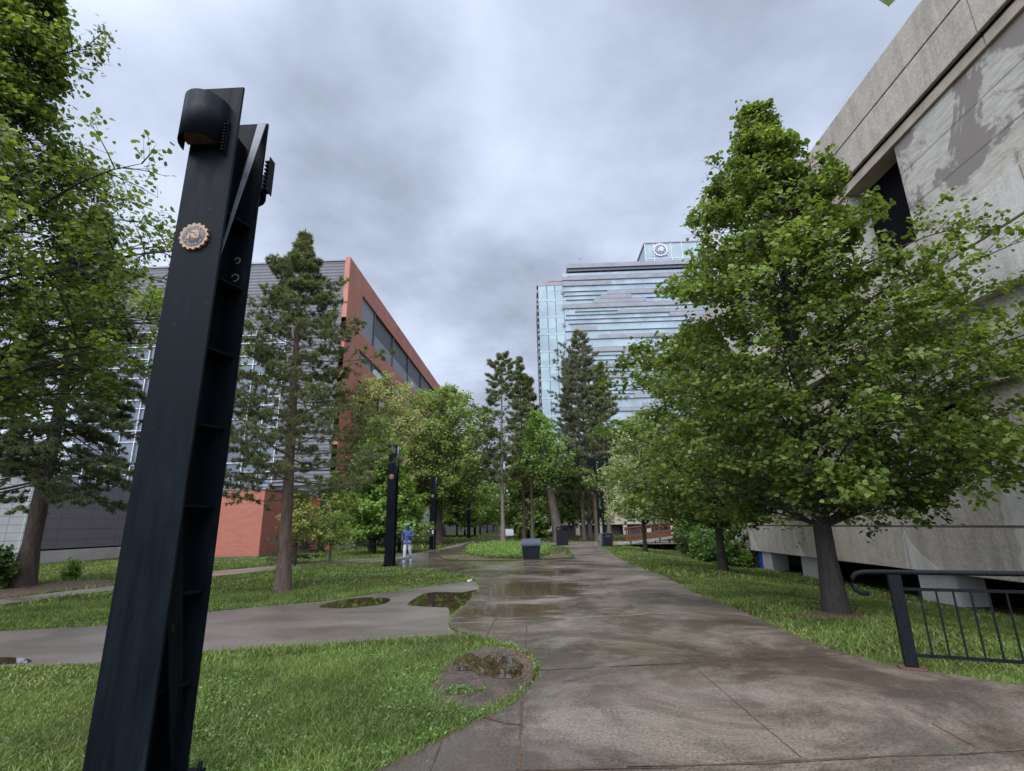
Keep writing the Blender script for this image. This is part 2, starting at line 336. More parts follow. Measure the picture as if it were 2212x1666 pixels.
# joints: dirt filled grooves as narrow strips
def strip(mb,pts,w,mi,z=.004,seed=0):
    r=random.Random(seed); P=[]
    for a,b in zip(pts[:-1],pts[1:]):
        a=np.array(a);b=np.array(b);n=max(1,int(np.linalg.norm(b-a)/.25))
        P+=[a+(b-a)*k/n for k in range(n)]
    P.append(np.array(pts[-1])); vs=[];fs=[]
    for i,p in enumerate(P):
        d=P[min(i+1,len(P)-1)]-P[max(i-1,0)]; d=d/np.linalg.norm(d); nn=np.array([-d[1],d[0]]); ww=w*(.6+.8*r.random()); o=nn*(r.random()-.5)*w*.6
        vs+=[(*(p+nn*ww/2+o),z),(*(p-nn*ww/2+o),z)]
        if i: fs.append((2*i-2,2*i-1,2*i+1,2*i))
    mb.add(vs,fs,mi)
jm=MB()
def J(fn,pts,w,mi,s): strip(jm,gp(fn,pts),w,mi,.004,s)
J(z4,[(1055,1100),(1045,1200),(1038,1350),(1028,1660)],.024,0,1)
J(z4,[(1085,500),(1080,640),(1068,800)],.014,0,2); J(z4,[(868,560),(830,620),(790,698)],.014,0,3); J(z4,[(490,1405),(440,1540),(390,1665)],.014,0,4)
J(z4,[(780,1275),(850,1300),(930,1325),(1038,1335)],.035,0,5)
J(z4,[(1175,942),(1400,930),(1620,918),(2168,898)],.022,0,6); J(z5b,[(0,636),(560,605),(950,590),(1240,570)],.02,0,7)
J(z5b,[(0,1205),(800,1175),(1500,1140),(1900,1127),(2212,1105)],.03,0,8); J(z4,[(1028,1668),(1500,1650),(2168,1640)],.03,0,18)
J(z5b,[(300,590),(430,690),(700,920),(970,1150)],.009,0,9); J(z5b,[(1700,960),(1960,1100)],.01,0,10)
J(z4,[(525,605),(1000,590),(1400,568),(2168,528)],.03,1,11); J(z4,[(680,440),(1100,434),(1600,405),(2168,372)],.03,1,12)
J(z5b,[(0,240),(320,222)],.015,0,13); J(z5b,[(0,352),(560,330)],.03,1,14); J(z4,[(1610,320),(1690,400)],.012,0,15)
for b in (300,255,215,185): J(z4,[(760+ (300-b)*0.3,b),(1400,b-8),(1900,b-22)],.02,1,20+b)
J(z4,[(1430,136),(1700,128)],.03,1,31); J(z4,[(1390,85),(1640,80)],.03,1,32)
struct(jm.build('paving_joints',[MT['joint_dirt'],MT['joint_pale']]))
# asphalt side path
asph=gp(z4,[(690,297),(500,318),(250,352),(0,382)])+[G(*p)[:2] for p in [(700,1298),(596,1306),(448,1321),(330,1338),(225,1349.6),(0,1362),(-900,1395),(-900,1480),(0,1438),(215,1428),(330,1417),(448,1406),(596,1395),(700,1391)]]+gp(z4,[(200,700),(400,690),(590,668),(545,640),(520,618),(518,600),(540,550),(575,520),(640,468),(700,405),(738,356),(740,330),(725,305)])
asph=wobble(asph,.012,.3,3)
sheet('side_path',asph,-.012,MT['asphalt'],.05)
thin=[G(*p)[:2] for p in [(835,1211),(829,1206),(760,1207.5),(680,1214.5),(596,1222),(466,1233),(350,1250),(240,1265),(0,1294),(-900,1365),(-900,1390),(0,1305),(240,1275),(350,1259),(466,1244),(596,1230.7),(680,1219.5),(760,1214.5),(829,1213)]]
sheet('narrow_footpath',thin,-.008,MT['brown_path'],.05)
cross=[G(*p)[:2] for p in [(1067,1170.6),(1078,1166.2),(1123,1168),(1196,1170),(1358,1169.5),(1480,1168),(1480,1175),(1365,1176),(1292,1180.6),(1226,1182.3),(1196,1177),(1147,1174)]]
sheet('cross_path',cross,.005,MT['brown_path'])
bp=gp(z5,[(1230,1185),(1290,1150),(1500,1105),(1640,1080),(1900,1013),(1990,1000),(1850,1052),(1700,1085),(1500,1120),(1380,1150)])
sheet('worn_path_margin',bp,.0045,MT['brown_path'])
# planted island
PL=[G(*p)[:2] for p in [(1067,1171.5),(1147,1174.6),(1196,1177.6),(1226,1182.8)]]+gp(z4,[(1430,136),(1300,143),(1150,150),(1000,154),(800,157),(650,157),(560,155),(510,150),(480,144),(460,132),(465,124),(485,118),(540,113),(620,104),(690,80)])
PL+= [G(1013,1188.5)[:2]]
sheet('planting_bed',PL,.03,MT['soil'],.05)
ml=gp(z4,[(560,148),(480,142),(468,132),(475,124),(540,116),(620,112),(700,118),(760,130),(800,140),(1150,143),(1260,110),(1340,100),(1410,130),(1300,138),(1150,148),(1000,152),(800,154),(650,154)])
sheet('mulch',ml,.036,MT['mulch'])
mudp=gp(z4,[(1140,960),(1150,915),(1135,872),(1095,835),(1040,800),(960,775),(860,760),(800,762),(720,775),(640,800),(560,830),(480,870),(430,950),(380,1020),(370,1080),(400,1140),(440,1190),(540,1190),(640,1230),(740,1215),(850,1195),(960,1140),(1030,1090),(1085,1045),(1120,1010)])
MUD=wobble(mudp,.02,.15,5); sheet('mud_patch',MUD,-.014,MT['mud'])
mul2=[G(*z3(a,b))[:2] for a,b in [(-300,1400),(0,1385),(180,1390),(400,1358),(600,1348),(750,1345),(750,1382),(500,1408),(300,1432),(0,1472),(-300,1500)]]
MUL2=wobble(mul2,.05,.5,8); sheet('mulch_strip',MUL2,-.02,MT['mulch'])
def disc(c,r,sq=1,n=24,seed=0,amp=.12):
    rr=random.Random(seed); ph=[rr.random()*6.3 for _ in range(4)]
    return [np.array([c[0]+r*(1+amp*math.sin(2*t+ph[0])+amp*.7*math.sin(3*t+ph[1])+amp*.5*math.sin(7*t+ph[2]))*math.cos(t),c[1]+sq*r*(1+amp*math.sin(2*t+ph[3]))*math.sin(t)]) for t in [2*PI*k/n for k in range(n)]]
# puddles
def puddle(pts,z,seed,sm=True):
    p=smooth_poly(pts,4) if sm else pts
    o=sheet('puddle',wobble(p,.006,.08,seed),z,MT['water']); return o
puddle(gp(z4,[(225,460),(330,392),(400,378),(480,376),(560,378),(620,377),(700,362),(728,358),(700,400),(640,462),(570,515),(545,535),(530,538),(524,510),(512,488),(470,484),(380,480),(290,474)]),-.008,1)
puddle([G(*p)[:2] for p in [(690,1310),(715,1300),(745,1294),(790,1290),(835,1291),(842,1297),(825,1304),(790,1309),(740,1313)]],-.008,2)
puddle(gp(z4,[(552,905),(565,860),(600,825),(660,812),(720,830),(760,850),(790,832),(860,822),(940,835),(1010,860),(1050,890),(1062,925),(1045,960),(990,988),(920,995),(850,985),(800,968),(740,965),(700,940),(630,935),(570,935)]),-.009,3)
puddle([G(*p)[:2] for p in [(-160,1425),(20,1418),(70,1428),(0,1434),(-160,1448)]],-.008,4)
# ------------------------------------------------------------------ leaves, tubes, trees
def nrm(a): return a/np.maximum(np.linalg.norm(a,axis=-1,keepdims=True),1e-9)
LEAF_HEART=(np.array([(0,0,0),(-.46,.12,.07),(-.44,.58,.10),(0,1,0),(.44,.58,.10),(.46,.12,.07)]),np.array([(0,1,2,3),(0,3,4,5)]))
LEAF_OVAL=(np.array([(0,0,0),(-.3,.45,.06),(0,1,0),(.3,.45,.06)]),np.array([(0,1,2,3)]))
def leaves(Pt,size,shape,r,droop=.5,tilt=.8,outward=None):
    """cloud of leaves: Pt (n,3), size (n,)"""
    T,Fq=shape; n=len(Pt)
    N=nrm(np.stack([r.normal(0,tilt,n),r.normal(0,tilt,n),np.ones(n)*.9],-1)+(0 if outward is None else outward*.55))
    A=r.normal(0,1,(n,3)); A[:,2]-=droop
    if outward is not None: A+=outward*.8
    A=nrm(A-N*np.sum(A*N,-1,keepdims=True)); B=np.cross(A,N)
    V=Pt[:,None,:]+size[:,None,None]*(T[None,:,0,None]*B[:,None,:]+T[None,:,1,None]*A[:,None,:]+T[None,:,2,None]*N[:,None,:])
    k=len(T); F=(np.arange(n)[:,None,None]*k+Fq[None]).reshape(-1,4); return V.reshape(-1,3),F
def tubes(P,R,S):
    N,K,_=P.shape; d=nrm(P[:,-1]-P[:,0]); ref=np.where(np.abs(d[:,2:3])<.85,np.array([[0,0,1.]]),np.array([[1.,0,0]]))
    a=nrm(np.cross(d,ref)); b=np.cross(d,a); t=np.arange(S)*2*PI/S
    ring=a[:,None,None,:]*np.cos(t)[None,None,:,None]+b[:,None,None,:]*np.sin(t)[None,None,:,None]
    V=P[:,:,None,:]+ring*R[:,:,None,None]
    idx=np.arange(N*K*S).reshape(N,K,S); q=np.stack([idx[:,:-1,:],np.roll(idx,-1,2)[:,:-1,:],np.roll(idx,-1,2)[:,1:,:],idx[:,1:,:]],-1).reshape(-1,4)
    return V.reshape(-1,3),q
def join(parts):
    Vs=[];Fs=[];o=0
    for V,F in parts: Vs.append(V);Fs.append(F+o);o+=len(V)
    return np.concatenate(Vs),np.concatenate(Fs)
def bez(a,b,c,K):
    t=np.linspace(0,1,K)[None,:,None]; return (1-t)**2*a[:,None]+2*t*(1-t)*b[:,None]+t*t*c[:,None]
def interp_path(P,s):
    """P (N,K,3), s (N,M) -> (N,M,3)"""
    K=P.shape[1]; u=np.clip(s,0,.9999)*(K-1); i=u.astype(int); w=(u-i)[...,None]; n=np.arange(len(P))[:,None]
    return P[n,i]*(1-w)+P[n,i+1]*w
def trunk_mesh(H,r0,r,bend=.12,lean=(0,0),S=12,K=12,flare=1.45,rtop=.08):
    t=np.linspace(0,1,K); ph=r.random(2)*6.3
    x=bend*np.sin(t*4+ph[0])*t+lean[0]*t; y=bend*np.sin(t*3.3+ph[1])*t+lean[1]*t
    P=np.stack([x,y,t*H-.12*(t==0)],-1)[None]; R=(r0*((1-t)**.85*(1-rtop)+rtop))[None]; R=R*(1+(flare-1)*np.exp(-t*H/.28))[None]
    V,F=tubes(P,R,S)
    V=V+r.normal(0,r0*.03,V.shape); return P[0],V,F
def tree(name,label,cat,loc,H,env,clear,leafmat,barkmat,seed,group=None,gap=0.0,gf=1.0,limb=.3,r0=.15,nl=60,M=14,T=6,L=8,ls=.1,shape=LEAF_HEART,slope=.45,jit=.09,droop=.5,lean=(0,0),bend=.12,crown='crown',tl=.5,zpow=1.0,secang=.9,sec=.42,parts=True,extra=None,trunk_top=1.0):
    r=np.random.default_rng(seed); root=empty(name,(loc[0],loc[1],float(gz(loc[0],loc[1])) if len(loc)<3 else loc[2]),label,cat,group)
    TP,tv,tf=trunk_mesh(H*trunk_top*.97,r0,r,bend,lean)
    tt=np.linspace(0,1,len(TP))
    def at_trunk(z):
        u=np.clip(z/(H*trunk_top*.97),0,1); return np.stack([np.interp(u,tt,TP[:,0]),np.interp(u,tt,TP[:,1]),z],-1)
    ze=H*(clear+(1-clear)*(np.linspace(0.0,1,nl)**zpow)*.985); az=np.arange(nl)*2.39996+r.normal(0,.25,nl)
    rad=np.array([env(z/H,a) for z,a in zip(ze,az)])*r.uniform(.78,1.08,nl)
    if extra: # explicit limbs (az, z_end, radius)
        az=np.concatenate([az,[e[0] for e in extra]]); ze=np.concatenate([ze,[e[1] for e in extra]]); rad=np.concatenate([rad,[e[2] for e in extra]]); nl=len(az)
    z0=np.clip(ze-rad*slope*r.uniform(.8,1.2,nl),clear*H*.82,H*.97*trunk_top); a=at_trunk(z0)
    dirv=np.stack([np.cos(az),np.sin(az),np.zeros(nl)],-1); cen=at_trunk(np.minimum(ze,H*.97*trunk_top))*np.array([1,1,0]); c=cen+dirv*rad[:,None]+np.array([0,0,1])*ze[:,None]
    b=a*.45+c*.55+np.array([0,0,.16])*rad[:,None]+r.normal(0,.06,(nl,3))*rad[:,None]
    LP=bez(a,b,c,7); LR=(r0*limb*np.sqrt(np.clip(rad/ (rad.max()+.01),.15,1)))[:,None]*np.linspace(1,.12,7)[None]
    parts_=[(tv,tf),tubes(LP,LR,5)]
    # secondaries
    s=np.clip(np.linspace(.1,1,M)[None]+r.normal(0,.03,(nl,M)),.1,1); SP=interp_path(LP,s); ld=nrm(interp_path(LP,np.clip(s+.05,0,1))-interp_path(LP,s-.06))
    side=np.where((np.arange(M)%2)[None]==0,1,-1)*(secang+r.normal(0,.3,(nl,M))); side[:,-1]*=.1
    perp=nrm(np.cross(ld,np.array([0,0,1.]))); sd=nrm(ld*np.cos(side)[...,None]+perp*np.sin(side)[...,None]+np.stack([r.normal(0,.15,(nl,M)),r.normal(0,.15,(nl,M)),r.normal(.12,.28,(nl,M))],-1))
    sl=rad[:,None]*sec*(1.12-s)*r.uniform(.7,1.25,(nl,M))+.22*(H/8)
    A=SP.reshape(-1,3); C=(SP+sd*sl[...,None]).reshape(-1,3); B=(A+C)/2+np.array([0,0,.1])*sl.reshape(-1,1)
    QP=bez(A,B,C,4); QR=(r0*.055*np.ones(len(A)))[:,None]*np.linspace(1,.3,4)[None]; parts_.append(tubes(QP,QR,3))
    # twigs
    nS=len(A); u=np.clip(np.linspace(.18,1,T)[None]+r.normal(0,.06,(nS,T)),.05,1); TP_=interp_path(QP,u); qd=nrm(C-A)[:,None,:]
    td=nrm(qd*.7+r.normal(0,.75,(nS,T,3))*np.array([1,1,.6])); tlz=tl*sl.reshape(-1,1)*(1.15-u)*.9+.10*H/8
    E=TP_+td*tlz[...,None]; TA=TP_.reshape(-1,3);TE=E.reshape(-1,3)
    if parts: parts_.append(tubes(np.stack([TA,TE],1),np.tile(np.array([[r0*.02,r0*.008]]),(len(TA),1)),3))
    V,F=join(parts_); tk=link('trunk',fast_mesh('trunk',V,F,barkmat,smooth_=True),root)
    w=r.random((len(TA),L)); LPt=(TA[:,None]*(1-w[...,None])+TE[:,None]*w[...,None]+r.normal(0,jit,(len(TA),L,3))).reshape(-1,3)
    keep=LPt[:,2]>clear*H*.62
    if gap:
        x,y,z=(LPt*gf).T; s=np.sin(x*2.1+seed)*np.sin(y*2.4+z*.7)+np.sin(z*3.1+x*.9)*np.sin(y*1.1+x*1.9+seed)+.5*np.sin(x*4.9-z*3.7)*np.sin(y*5.3+seed)
        keep&=(s>-gap)|(r.random(len(LPt))<.12)
    LPt=LPt[keep]; out=nrm(LPt*np.array([1,1,0]))
    V,F=leaves(LPt,ls*r.uniform(.55,1.25,len(LPt)),shape,r,droop,.75,out*.6)
    link(crown,fast_mesh(crown,V,F,leafmat),root); return root
def tufts(Pt,Dt,n,length,width,r,spread=1.0):
    """needle tufts: triangles"""
    N=len(Pt); d=nrm(Dt[:,None,:]*1.0+r.normal(0,spread,(N,n,3))); p=Pt[:,None,:]+r.normal(0,length*.12,(N,n,3))
    sd=nrm(np.cross(d,r.normal(0,1,(N,n,3)))); Lh=length*r.uniform(.6,1.2,(N,n,1))
    V=np.stack([p-sd*width/2,p+sd*width/2,p+d*Lh],2); return V.reshape(-1,3),np.arange(N*n*3).reshape(-1,3)
def conifer(name,label,cat,loc,H,env,clear,nmat,bmat,seed,group=None,r0=.16,whorl=.4,nb=5,M=9,L=6,nn=12,nlen=.09,nw=.012,droop=-.1,tip=.15,sec=.35,lean=(0,0),bend=.08,inner=.35,spread=.9,sub=True,S=12):
    r=np.random.default_rng(seed); root=empty(name,(loc[0],loc[1],float(gz(loc[0],loc[1]))),label,cat,group)
    TP,tv,tf=trunk_mesh(H,r0,r,bend,lean,S=S,rtop=.05); tt=np.linspace(0,1,len(TP))
    zs=[];azs=[]; z=clear*H
    while z<H*.985:
        k=nb if z<H*.9 else max(3,nb-1)
        for q in range(k): zs.append(z+r.normal(0,whorl*.22)); azs.append(q*2*PI/k+z*2.1+r.normal(0,.22))
        z+=whorl*(1.0 if z<H*.75 else .75)
    zs=np.clip(np.array(zs),0,H*.99); azs=np.array(azs); n=len(zs); rad=np.array([env(a/H,b) for a,b in zip(zs,azs)])*r.uniform(.55,1.22,n)
    a=np.stack([np.interp(zs/H,tt,TP[:,0]),np.interp(zs/H,tt,TP[:,1]),zs],-1); dv=np.stack([np.cos(azs),np.sin(azs),np.zeros(n)],-1)
    up=droop+.55*np.clip((zs/H-.72)/.28,0,1)
    b=a+dv*rad[:,None]*.55+np.array([0,0,1])*(rad*(up*.7))[:,None]; c=a+dv*rad[:,None]+np.array([0,0,1])*(rad*(up+tip))[:,None]
    LP=bez(a,b,c,6); LR=(r0*.17*np.clip(rad/rad.max(),.2,1))[:,None]*np.linspace(1,.15,6)[None]; P_=[(tv,tf),tubes(LP,LR,5)]
    s=np.clip(np.linspace(inner,1,M)[None]+r.normal(0,.03,(n,M)),.1,1); SP=interp_path(LP,s); ld=nrm(interp_path(LP,np.clip(s+.04,0,1))-interp_path(LP,s-.07))
    sg=np.where((np.arange(M)%2)[None]==0,1,-1)*(.95+r.normal(0,.22,(n,M))); sg[:,-1]*=.1; perp=nrm(np.cross(ld,np.array([0,0,1.])))
    sd=nrm(ld*np.cos(sg)[...,None]+perp*np.sin(sg)[...,None]+np.stack([0*sg,0*sg,r.normal(.02,.2,(n,M))],-1)); sl=rad[:,None]*sec*(1.2-s)*r.uniform(.6,1.2,(n,M))+.1
    A=SP.reshape(-1,3);C=(SP+sd*sl[...,None]).reshape(-1,3)
    P_.append(tubes(np.stack([A,(A+C)/2+np.array([0,0,.02]),C],1),np.tile(np.array([[r0*.035,r0*.028,r0*.015]]),(len(A),1)),3))
    V,F=join(P_); link('trunk',fast_mesh('trunk',V,F,bmat,smooth_=True),root)
    w=r.uniform(.25,1.08,(len(A),L)); w[:,0]=1; Pt=A[:,None]*(1-w[...,None])+C[:,None]*w[...,None]+r.normal(0,.035,(len(A),L,3)); Dt=np.repeat(nrm(C-A)[:,None],L,1)+np.array([0,0,.25])
    # leader
    V,F=tufts(Pt.reshape(-1,3),nrm(Dt.reshape(-1,3)),nn,nlen,nw,r,spread)
    link('crown',fast_mesh('crown',V,F,nmat),root); return root
# ------------------------------------------------------------------ concrete building on the right
def concrete_building():
    X=10.5; R=empty('concrete_building',(X,10,-.6),'long weathered concrete building with deep dark window slots, right of the lawn','building')
    def B(n,m,*a,bevel=0):
        o=BX(n,m,R,*a,bevel=bevel); o.location=(-X,-10,.6); return o
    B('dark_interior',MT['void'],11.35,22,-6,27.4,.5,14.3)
    B('dark_undercroft',MT['void'],13.0,22,-6,27.4,-1.2,.45)
    B('soffit',MT['base_concrete'],10.92,13,-6,27.5,.24,.45)
    segL=[(-6,2.5),(2.5,9.1),(9.1,15.77),(15.77,22.3),(22.3,27.0)]; segU=[(-6,2.9),(2.9,9.8),(9.8,16.7),(16.7,23.6),(23.6,27.6)]; g=.012
    for a,b in segL:
        B('wall_panel',MT['agg_concrete'],X,10.92,a+g,b-g,.19,1.325,bevel=.012)
        B('wall_panel',MT['agg_concrete'],X,11.3,a+g,b-g,1.375,2.62,bevel=.012)
    B('joint_backing',MT['ledge_concrete'],X+.05,10.9,-6,27,1.3,1.4)
    for a,b in segU:
        B('wall_panel',MT['agg_concrete'],X,11.3,a+g,b-g,4.52,5.72,bevel=.012)
        B('wall_panel',MT['agg_concrete'],X-.02,11.3,a+g,b-g,6.5,7.73,bevel=.012)
        B('wall_panel',MT['agg_concrete'],X-.02,11.3,a+g,b-g,7.77,8.85,bevel=.012)
        B('ledge',MT['ledge_concrete'],X+.10,11.3,a+g,b-g,11.96,12.29,bevel=.01)
        B('parapet_panel',MT['agg_concrete'],X,11.3,a+g,b-g,12.35,13.50,bevel=.012)
        B('parapet_panel',MT['agg_concrete'],X,11.3,a+g,b-g,13.54,14.68,bevel=.012)
    B('joint_backing',MT['ledge_concrete'],X+.08,11.3,-6,27.6,7.7,7.8); B('joint_backing',MT['void'],X+.1,11.3,-6,27.6,12.25,12.4); B('joint_backing',MT['ledge_concrete'],X+.08,11.3,-6,27.6,13.4,13.6)  # black backing under the parapet: the shadow line there put into its colour
    # piers and openings of the three slots
    def piers(z0,z1,ops,mt,x):
        e=-6
        q=x/10.5; ops=[(u*q,v*q) for u,v in ops]
        for a,b in ops+[(27.6,27.6)]:
            if a-e>.1: B('pier',mt if e<0 else MT['clean_concrete'],x,11.34,e,a,z0,z1,bevel=.01)
            e=b
    piers(2.62,4.52,[(12.35,14.5),(16,18.3),(19.8,22.1),(23.5,25.6)],MT['agg_concrete'],10.7)
    piers(5.72,6.5,[(12.6,16.2),(17.4,20.9),(22.2,25.6)],MT['clean_concrete'],10.8)
    piers(8.85,11.96,[(12.85,15.15),(16.62,18.9),(20.4,22.7),(24.1,26.2)],MT['stained'],10.68)
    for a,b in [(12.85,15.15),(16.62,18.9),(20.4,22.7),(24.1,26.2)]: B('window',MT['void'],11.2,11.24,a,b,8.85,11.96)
    B('roof',MT['base_concrete'],11,22,-6,27.6,14.3,14.5)
    for a,b in [(25.0,26.0),(21.0,22.3),(14.4,15.75),(7.8,9.1),(1.2,2.5)]:
        B('column',MT['base_concrete'],10.62,11.35,a,b,-1.1,.19,bevel=.02)
    B('blue_panel',MT['blue_paint'],10.66,10.8,26.02,26.5,-1.0,.19)
    # clean white wedges beside the joints and the washed pale end
    for yj in (9.1,15.77,22.3,26.6):
        k=1.05 if yj<20 else .6
        p=[(yj-.02,1.31),(yj-.10*k,1.05),(yj-.25*k,.82),(yj-.52*k,.6),(yj-.8*k,.42),(yj-1.08*k,.2),(yj-.02,.2)]
        q=[(yj+.02,1.31),(yj+.07,1.0),(yj+.12,.6),(yj+.2,.2),(yj+.02,.2)]
        for pl in (p,q):
            o=MB().prism(pl,'x',X-.004,X+.004).build('washed_patch',MT['clean_concrete'],R); o.location=(-X,-10,.6)
    for z0,z1,x,sh in [(.2,1.32,X,.1),(1.39,2.6,X,0),(6.52,7.72,X-.02,.3),(7.79,8.84,X-.02,.6)]:
        pts=[(12.45-sh,z0)]+[(12.4-sh-.12*math.sin(k*1.7+z0)*.6-.02*k,z0+(z1-z0)*k/7) for k in range(1,7)]+[(12.28-sh,z1),(9.12 if z0<3 else 9.82,z1),(9.12 if z0<3 else 9.82,z0)]
        o=MB().prism(pts,'x',x-.004,x+.004).build('washed_patch',MT['clean_concrete'],R); o.location=(-X,-10,.6)
    B('rear_wing',MT['agg_concrete'],10.85,22,27.45,31.6,-1.2,14.0); B('rear_wing_joint',MT['ledge_concrete'],10.84,10.87,27.6,31.6,.2,.23)
    o=MB().tube([(10.72,27.42,-.7),(10.72,27.42,5.8)],.07,8).build('drain_pipe',MT['drain_pipe'],R); o.location=(-X,-10,.6)
simple('strip_dark',(.006,.010,.012),.3,0,.2,6,.15)
concrete_building()
# pale concrete building behind the pines
R=empty('pale_concrete_building',(14,78,0),'pale concrete building half hidden behind the pine trunks beyond the footbridge','building')
def kid(R,n,m,*a,bevel=0):
    o=BX(n,m,R,*a,bevel=bevel); o.location=-Vector(R.location); return o
kid(R,'wall',MT['ledge_concrete'],2,34,78,100,1.4,9.5); kid(R,'wall',MT['dark_wall'],3,34,79,100,-.2,1.4); kid(R,'soffit_band',MT['agg_concrete'],1.8,34,77.6,78,1.4,2.2)
for k in range(9): kid(R,'column',MT['agg_concrete'],2.4+3.4*k,3.0+3.4*k,77.7,78.4,-.2,1.4)
for k in range(8): kid(R,'window',MT['strip_dark'],4+3.4*k,6+3.4*k,77.9,78.1,3.6,5.6)
kid(R,'roof',MT['base_concrete'],1.8,34.2,77.5,100,9.5,9.9)
# ------------------------------------------------------------------ red building on the left
def red_building():
    X=-15.93; R=empty('red_panel_building',(X,41,0),'red panelled building with grey ribbed siding and a long dark glazed top storey','building')
    def B(n,m,*a,bevel=0): return kid(R,n,m,*a,bevel=bevel)
    Y0,Y1=41,94.7
    B('core',MT['dark_frame'],-38.6,X-.45,Y0+.5,Y1-.05,0,24.2)
    # right face cladding bands
    for z0,z1 in [(23.15,25.15),(17.65,19.35),(14.75,16.6),(12.0,13.9),(9.2,11.2),(4.35,8.2)]:
        B('wall',MT['red'],X-.44,X,Y0,Y1,z0,z1)
    for y0,y1 in [(Y0,44.8),(94.2,Y1)]:
        B('wall',MT['red'],X-.43,X-.002,y0,y1,4.35,23.15)
    B('podium_wall',MT['brick'],X-.44,X-.02,Y0,45.4,0,4.35); B('podium_wall',MT['brick'],X-.44,X,94.0,Y1,0,4.35)
    B('podium_wall',MT['pale_wall'],X-.44,X+.05,45.4,94.0,1.0,4.35); B('plinth',MT['base_concrete'],X-.44,X+.12,42.5,94.0,-.3,1.0)
    bays=[44.8,49.1,56.25,63.7,71.5,79.2,86.8,94.2]
    corr=lambda x,y0,y1,z0,z1: [(x+(0 if k%2 else .03),z0+(z1-z0)*k/int((z1-z0)/.11)) for k in range(int((z1-z0)/.11)+1)]
    def louvre(y0,y1,z0,z1,x,n='ribbed_siding'):
        pts=corr(x,y0,y1,z0,z1)+[(x-.1,z1),(x-.1,z0)]; o=MB().prism(pts,'y',y0,y1).build(n,MT['louvre_grey'],R); o.location=-Vector(R.location)
    for k,(a,b) in enumerate(zip(bays[:-1],bays[1:])):
        a2=a+.12
        if k==0: louvre(a2,b-.15,19.35,23.15,X-.22)
        else:
            louvre(a2,b-.15,19.35,20.85,X-.2); B('window',MT['mesh_dark'],X-.3,X-.24,a2,b-.15,20.85,23.15)
        B('mullion',MT['dark_frame'],X-.3,X-.08,b-.16,b+.12,19.35,23.15)
        for z0,z1 in [(16.6,17.65),(13.9,14.75),(11.2,12.0),(8.2,9.2)]:
            if k==0: louvre(a2,b-.15,z0,z1,X-.22)
            else: B('window',MT['strip_glass'],X-.3,X-.22,a2,b-.15,z0,z1)
            B('mullion',MT['dark_frame'],X-.3,X-.08,b-.16,b+.12,z0,z1)
    # front face: ribbed siding above and beside the curtain wall
    def front(x0,x1,z0,z1):
        n=int((z1-z0)/.15); m=MB()
        pts=[(Y0+.25-(0 if k%2 else .03),z0+(z1-z0)*k/n) for k in range(n+1)]+[(Y0+.4,z1),(Y0+.4,z0)]
        o=m.prism(pts,'x',x0,x1).build('ribbed_siding',MT['siding'],R); o.location=-Vector(R.location)
    front(-38.6,X-.45,18.65,24.9); front(-21.2,X-.45,5.0,18.65)
    B('parapet_cap',MT['roof_grey'],-38.7,X-.45,Y0+.15,Y0+.6,24.9,25.05); B('roof',MT['roof_grey'],-38.6,X-.4,Y0+.5,Y1,24.3,24.6)
    g=MB(); zs=[5.0]; st=[1.15,.75,1.95,.95,.75]; i=0
    while zs[-1]<18.2: zs.append(min(18.6,zs[-1]+st[i%5])); i+=1
    xs=[-38.6+1.34*k for k in range(14)]; xs=[x for x in xs if x<-21.2]+[-21.2]
    for zz0,zz1 in zip(zs[:-1],zs[1:]):
        for x0,x1 in zip(xs[:-1],xs[1:]): g.add([(x0,Y0+.33,zz0),(x1,Y0+.33,zz0),(x1,Y0+.33+random.uniform(-.006,.006),zz1),(x0,Y0+.33,zz1)],[(0,1,2,3)])
    o=g.build('curtain_glass',MT['curtain_glass'],R); o.location=-Vector(R.location)
    for z in zs: B('mullion',MT['white_mullion'],-38.6,-21.2,Y0+.2,Y0+.3,z-.03,z+.03)
    for x in xs: B('mullion',MT['white_mullion'],x-.03,x+.03,Y0+.19,Y0+.3,5.0,18.65)
    B('wall',MT['dark_wall'],-38.6,-21.2,Y0+.1,Y0+.4,3.9,5.0)
    # brick base projecting towards the lawn
    B('brick_base',MT['brick'],-22.6,-16.95,32.3,41.1,-.1,4.05); B('base_coping',MT['roof_grey'],-22.65,-16.9,32.25,41.1,4.05,4.13); B('base_footing',MT['dark_wall'],-22.62,-16.93,32.28,41,-.2,.06)
    o=MB().tube([(-15.6,47,3.1),(-15.6,47,3.4)],.14,8).build('wall_lamp',MT['lamp_glow'],R); o.location=-Vector(R.location)
m=mat('lamp_glow',(.9,.9,.9),.4); m.node_tree.nodes['Principled BSDF'].inputs['Emission Color'].default_value=(1,.96,.85,1); m.node_tree.nodes['Principled BSDF'].inputs['Emission Strength'].default_value=1.6; MT['lamp_glow']=m
simple('louvre_grey',(.2,.205,.22),.5,0,.1,2); simple('mesh_dark',(.042,.043,.05),.45,.1,.1)
red_building()
R=empty('tiled_wall_building',(-28.3,29,0),'low building with white tiled wall and dark grey panels on a concrete plinth, left','building')
kid(R,'white_tile_wall',MT['tile_white'],-36,-28.25,8,28.2,.55,4.75); kid(R,'white_pilaster',MT['tile_white'],-36,-28.2,28.2,29.1,.55,4.85); kid(R,'dark_panel_wall',MT['tile_dark'],-34,-28.3,29.1,41.2,.75,4.6)
kid(R,'plinth',MT['base_concrete'],-36,-28.1,8,40.5,-.3,.65); kid(R,'coping',MT['roof_grey'],-36,-28.15,8,29.1,4.85,4.95)
R=empty('pale_blue_building',(-50,46,0),'pale blue-grey building with an orange band behind the white tiled wall','building')
